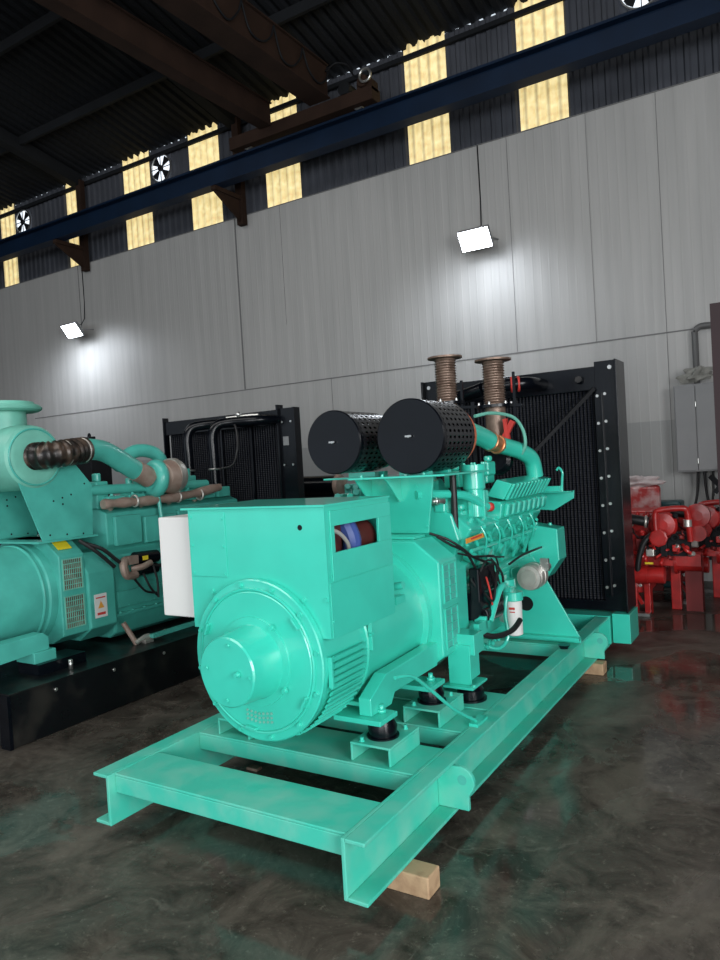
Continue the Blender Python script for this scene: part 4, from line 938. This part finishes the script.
# its radiator
r2 = put('radiator_core', MB().box(-6.18, -4.56, 5.94, 6.15, .45, 2.26), 'core', H)
put('top_tank', MB().box(-6.22, -4.56, 5.90, 6.17, 2.20, 2.355), 'black', r2, 0.005)
put('bottom_tank', MB().box(-6.22, -4.40, 5.90, 6.17, .373, .46), 'black', r2, 0.005)
for (a, b) in ((-4.575, -4.555), (-4.36, -4.345), (-6.235, -6.22)): put('side_channel', MB().box(a, b, 5.86 if a > -6 else 5.88, 5.96, .373, 2.40 if a < -4.4 else 2.36), 'black', r2)
put('side_plate', MB().box(-4.553, -4.362, 5.89, 5.905, .373, 2.36), 'black', r2)
put('data_plate', MB().box(-4.52, -4.45, 5.884, 5.8895, 1.98, 2.07), 'panel_grey', r2, label='small grey data plate')
for k in range(4):
    for x in (-4.52, -4.41): put('bolt', MB().cyl((x, 5.888, .9+k*.44), (x, 5.878, .9+k*.44), .011, seg=8), 'steel', r2)
put('core_bar', MB().box(-5.40, -5.38, 5.915, 5.935, .46, 2.2).box(-4.98, -4.96, 5.915, 5.935, .46, 2.2), 'black', r2)
for (x, y0) in ((-5.43, 5.45), (-5.08, 5.45)):
    p = put('coolant_pipe', MB().tube([(x, y0, 1.5), (x, y0, 1.9), (x, y0, 2.12), (x+.04, y0+.04, 2.22), (x+.14, y0+.12, 2.245), (x+.4, y0+.25, 2.25), (x+.5, y0+.46, 2.25)], .05, seg=16), 'black', H)
    for z in (1.78, 1.62): put('hose_clamp', MB().torus((x, y0, z), (0, 0, 1), .055, .010), 'steel', p)
    put('hose', MB().tube([(x, y0, 1.5), (x+.02, y0-.15, 1.35), (x-.05, y0-.4, 1.28)], .045), 'black', H)
put('vent_hose', MB().tube([(-4.95, 5.6, 2.28), (-4.85, 5.55, 2.18), (-4.80, 5.5, 2.0), (-4.85, 5.48, 1.82), (-5.0, 5.46, 1.78)], .012), 'rubber', H)
put('filler_fitting', MB().tube([(-5.1, 5.7, 2.30), (-4.9, 5.75, 2.31), (-4.75, 5.8, 2.31)], .02).ball((-4.95, 5.72, 2.33), .03), 'steel', H)

# ------------------------------------------------------------------ things glimpsed behind
# far left: navy engine and black frame with lifting eye
nv = thing('diesel_engine', 'dark navy engine with thick curved pipes behind the older green generator', 'engine', (-7.5, 4.6, 0))
put('engine_body', MB().prism([(-8.3, .0), (-6.9, .0), (-6.9, 1.05), (-7.1, 1.30), (-8.3, 1.30)], 'y', 4.3, 5.7), 'navy', nv, 0.03)
for k in range(3):
    x = -6.98-.0*k; y = 4.25+k*.22
    put('curved_pipe', MB().tube([(x-.30, y-.2, 1.72), (x-.12, y-.15, 1.62), (x-.05, y-.1, 1.45), (x, y, 1.28), (x+.10, y+.08, 1.20), (x+.1, y+.3, 1.18)], .075, seg=18), 'navy', nv)
bb = thing('radiator_unit', 'black steel box top with a lifting eye, seen above the older green generator', 'radiator', (-9.9, 7.9, 0))
put('frame', MB().box(-10.6, -9.85, 7.7, 8.1, 0, 2.36).box(-10.3, -9.7, 7.65, 7.7, 2.20, 2.44), 'black_matt', bb, 0.01)
put('lifting_eye', MB().torus((-10.05, 7.85, 2.41+.04), (.4, 1, 0), .055, .015), 'black_matt', bb)
# behind the middle: dark silencer and green engine parts
bgk = thing('diesel_engine', 'green engine with a dark silencer, in the gap below the left black filter', 'engine', (-4.6, 7.4, 0))
put('engine_body', MB().box(-5.0, -3.4, 7.2, 8.2, .3, 1.42), 'teal_old', bgk, 0.03)
put('engine_stand', MB().box(-5.1, -3.3, 7.15, 8.25, 0, .3), 'black_matt', bgk)
put('exhaust_silencer', MB().cyl((-5.25, 7.1, 1.51), (-4.68, 7.1, 1.505), .125, seg=32), 'black', bgk)
put('silencer_flange', MB().cyl((-4.679, 7.1, 1.505), (-4.63, 7.1, 1.505), .135, .12, seg=32), 'rusty_pipe', bgk)
put('silencer_seat', MB().box(-5.2, -4.7, 7.05, 7.3, 1.3, 1.40), 'black_matt', bgk)
for i in range(10):
    random.seed(40+i); x = -4.55+i*.11; z = 1.46+random.uniform(0, .12)
    put('engine_casting', MB().box(x-.05, x+.05, 7.1, 7.3, 1.30, z).cyl((x, 7.12, z-.05), (x+.05, 7.02, z-.02), .035), 'teal_old', bgk, 0.01)

# ------------------------------------------------------------------ red engines at the right
def red_engine(dx, dy, label, near):
    e = thing('diesel_engine', label, 'engine', (-1.6+dx, 8.0+dy, 0), 'red fire pump engines')
    def B(*a): a = list(a); a[0] += dx; a[1] += dx; a[2] += dy; a[3] += dy; return MB().box(*a)
    def T(p): return (p[0]+dx, p[1]+dy, p[2])
    blk = put('engine_block', B(-2.1, -1.42, 7.9, 8.36, .22, .86), 'red', e, 0.015)
    put('cylinder_head', B(-2.1, -1.40, 7.92, 8.34, .86, 1.02), 'red', blk, 0.015)
    for k in range(4): put('rib', B(-2.0+k*.15, -1.97+k*.15, 7.885, 7.905, .34, .84), 'red', blk)
    for k in range(5): hexbolt(blk, T((-1.5, 7.9, .3+k*.12)), (0, -1, 0), .014, .014, 'steel')
    put('stand_foot', B(-1.62, -1.52, 7.80, 7.9, .03, .34), 'red', e, 0.006)
    put('stand_foot', B(-1.46, -1.40, 7.86, 8.0, .0, .34), 'red', e, 0.006)
    put('foot_plate', B(-1.62, -1.40, 7.78, 7.9, 0, .03), 'steel', e)
    put('brace', MB().bar(T((-1.66, 7.84, .46)), T((-1.47, 7.82, .12)), .03), 'red', e)
    put('starter_motor', MB().cyl(T((-1.50, 7.80, .43)), T((-1.24, 7.80, .43)), .085), 'red', e)
    put('starter_end', MB().cyl(T((-1.52, 7.80, .43)), T((-1.40, 7.80, .43)), .092), 'red', e)
    put('pump_casing', MB().cyl(T((-1.16, 8.1, .53)), T((-0.92, 8.1, .53)), .10), 'red', e)
    put('pump_flange', MB().cyl(T((-1.18, 8.1, .53)), T((-1.15, 8.1, .53)), .13), 'red', e)
    put('pump_base', B(-1.10, -.94, 8.16, 8.32, 0.0, .44), 'red_dark', e)
    put('upright', B(-1.25, -1.15, 8.20, 8.30, .0, .72), 'red', e, 0.01)
    put('cross_member', B(-1.42, -.92, 7.98, 8.06, .50, .62), 'red', e)
    # round covers
    put('turbo_cover', MB().lathe(T((-1.24, 7.9, .94)), (0, -1, 0), [(0, .13), (.05, .14), (.09, .12), (.10, .05)], 28), 'red', e)
    put('octagon_cover', MB().lathe(T((-1.27, 7.74, .82)), (0, -1, 0), [(0, .09), (.04, .09), (.045, .075)], 8), 'red', e)
    put('riser_pipe', MB().tube([T((-1.29, 7.72, .90)), T((-1.29, 7.72, 1.06)), T((-1.25, 7.72, 1.10)), T((-1.05, 7.74, 1.115)), T((-1.0, 7.76, 1.08)), T((-.99, 7.78, .92)), T((-.985, 7.8, .78))], .030, seg=12), 'red', e)
    put('breather_cap', MB().cyl(T((-1.0, 7.76, .93)), T((-1.0, 7.76, 1.0)), .04, seg=12), 'alu', e)
    put('oil_cooler', MB().lathe(T((-.93, 8.0, 1.02)), (0, -1, 0), [(0, .12), (.05, .12), (.06, .05)], 24).cyl(T((-.93, 8.0, .84)), T((-.93, 7.93, .84)), .08), 'red', e)
    put('black_hose', MB().tube([T((-1.33, 7.76, .86)), T((-1.42, 7.74, .76)), T((-1.48, 7.74, .56)), T((-1.49, 7.76, .38))], .030, seg=12), 'rubber', e)
    put('elbow_hose', MB().tube([T((-1.62, 7.72, 1.03)), T((-1.5, 7.72, 1.01)), T((-1.36, 7.74, .98))], .05, seg=16), 'rubber', e)
    put('hose_clamp', MB().torus(T((-1.385, 7.735, .985)), (1, .1, -.1), .052, .014), 'alu', e)
    put('hook_ring', MB().torus(T((-1.12, 7.75, .82)), (0, 1, 0), .03, .011), 'black_matt', e)
    put('shade_gap_box', B(-1.36, -1.0, 7.86, 7.96, .62, .86), 'black_matt', e)  # coloured black to stand in for shaded gaps between the red parts
    for i in range(16):
        random.seed(160+i); x = -1.55+random.uniform(0, .62); z = .50+random.uniform(0, .42); y = 7.80
        d1, d2 = random.uniform(-.10, .10), random.uniform(-.12, .12)
        put('fuel_line', MB().tube([T((x, y+.05, z)), T((x+d1*.4, y-.02, z+d2*.5)), T((x+d1, y+.02, z+d2))], random.choice((.008, .012, .018)), seg=8), ['red', 'black_matt', 'red_dark', 'red'][i % 4], e)
    for i in range(5):
        put('valve_block', B(-1.62+i*.115, -1.55+i*.115, 7.80, 7.90, .62+.05*(i % 3), .74+.06*(i % 2)), ['red', 'red_dark', 'red', 'black_matt', 'red'][i], e, 0.008)
        put('head_bolt', MB().cyl(T((-1.60+i*.1, 7.93, 1.02)), T((-1.60+i*.1, 7.93, 1.07)), .022, seg=8), 'red', e)
    put('nipple_pair', B(-1.41, -1.33, 7.78, 7.86, .62, .70), 'alu', e, 0.01)
    put('yellow_tag', B(-1.42, -1.34, 7.765, 7.775, .545, .565), 'yellow', e)
    for i in range(18):
        random.seed(60+i); x = -1.38+random.uniform(-.25, .42); z = .55+random.uniform(0, .5); y = 7.84
        put('small_fitting', MB().cyl(T((x, y, z)), T((x+random.uniform(-.05, .05), y-.04, z+.02)), .022, seg=8), ['red', 'red', 'alu', 'black_matt', 'red_dark'][i % 5], e)
    return e
red_engine(0, 0, 'nearer of the two red engines, just right of the big black radiator', True)
red_engine(.33, .74, 'further of the two red engines, by the right edge, partly behind the nearer one', False)
# plastic wrapped red item behind
pw = thing('wrapped_part', 'red machine part wrapped in milky plastic, just right of the big radiator', 'machine part', (-1.63, 9.08, 0.0))
put('red_core', MB().box(-1.82, -1.47, 9.2, 9.28, .9, 1.28), 'wrap_red', pw, 0.04)
put('plastic_wrap', lump((-1.68, 9.22, 1.325), (.22, .05, .06), 9), 'plastic', pw, label='clear plastic film')
put('support_stand', MB().box(-1.80, -1.49, 9.21, 9.27, 0, .9), 'red_dark', pw)
tealx = thing('diesel_engine', 'dark teal engine with a dull red cylinder on top, behind the red engines', 'engine', (-1.45, 9.45, 0))
put('engine_body', MB().box(-1.78, -1.28, 9.42, 9.78, 0, 1.06), 'teal_dark', tealx, 0.03)
put('red_drum', MB().cyl((-1.62, 9.60, 1.06), (-1.62, 9.60, 1.19), .085), 'red_dark', tealx)
put('white_lid', MB().cyl((-1.62, 9.60, 1.19), (-1.62, 9.60, 1.20), .08), 'red_dark', tealx)
# dark machinery at the far right edge
dk = thing('machine_frame', 'dark machinery with loose grey hoses at the right edge below the electrical cabinet', 'machine', (-.6, 9.2, 0))
put('frame', MB().box(-.55, .1, 9.35, 9.7, 0, 1.3), 'black_matt', dk, 0.02)
put('strut', MB().bar((-.95, 9.5, 1.35), (-.55, 9.4, .9), .05).bar((-.62, 9.45, 1.6), (-.9, 9.45, 1.15), .05), 'black_matt', dk)
put('grey_hose', MB().tube([(-.93, 9.3, .86), (-.86, 9.28, .80), (-.83, 9.28, .62), (-.86, 9.28, .45), (-.6, 9.36, .40)], .018), 'cable_grey', dk)
put('valve', MB().cyl((-.80, 9.46, 1.32), (-.74, 9.46, 1.32), .04), 'steel', dk)
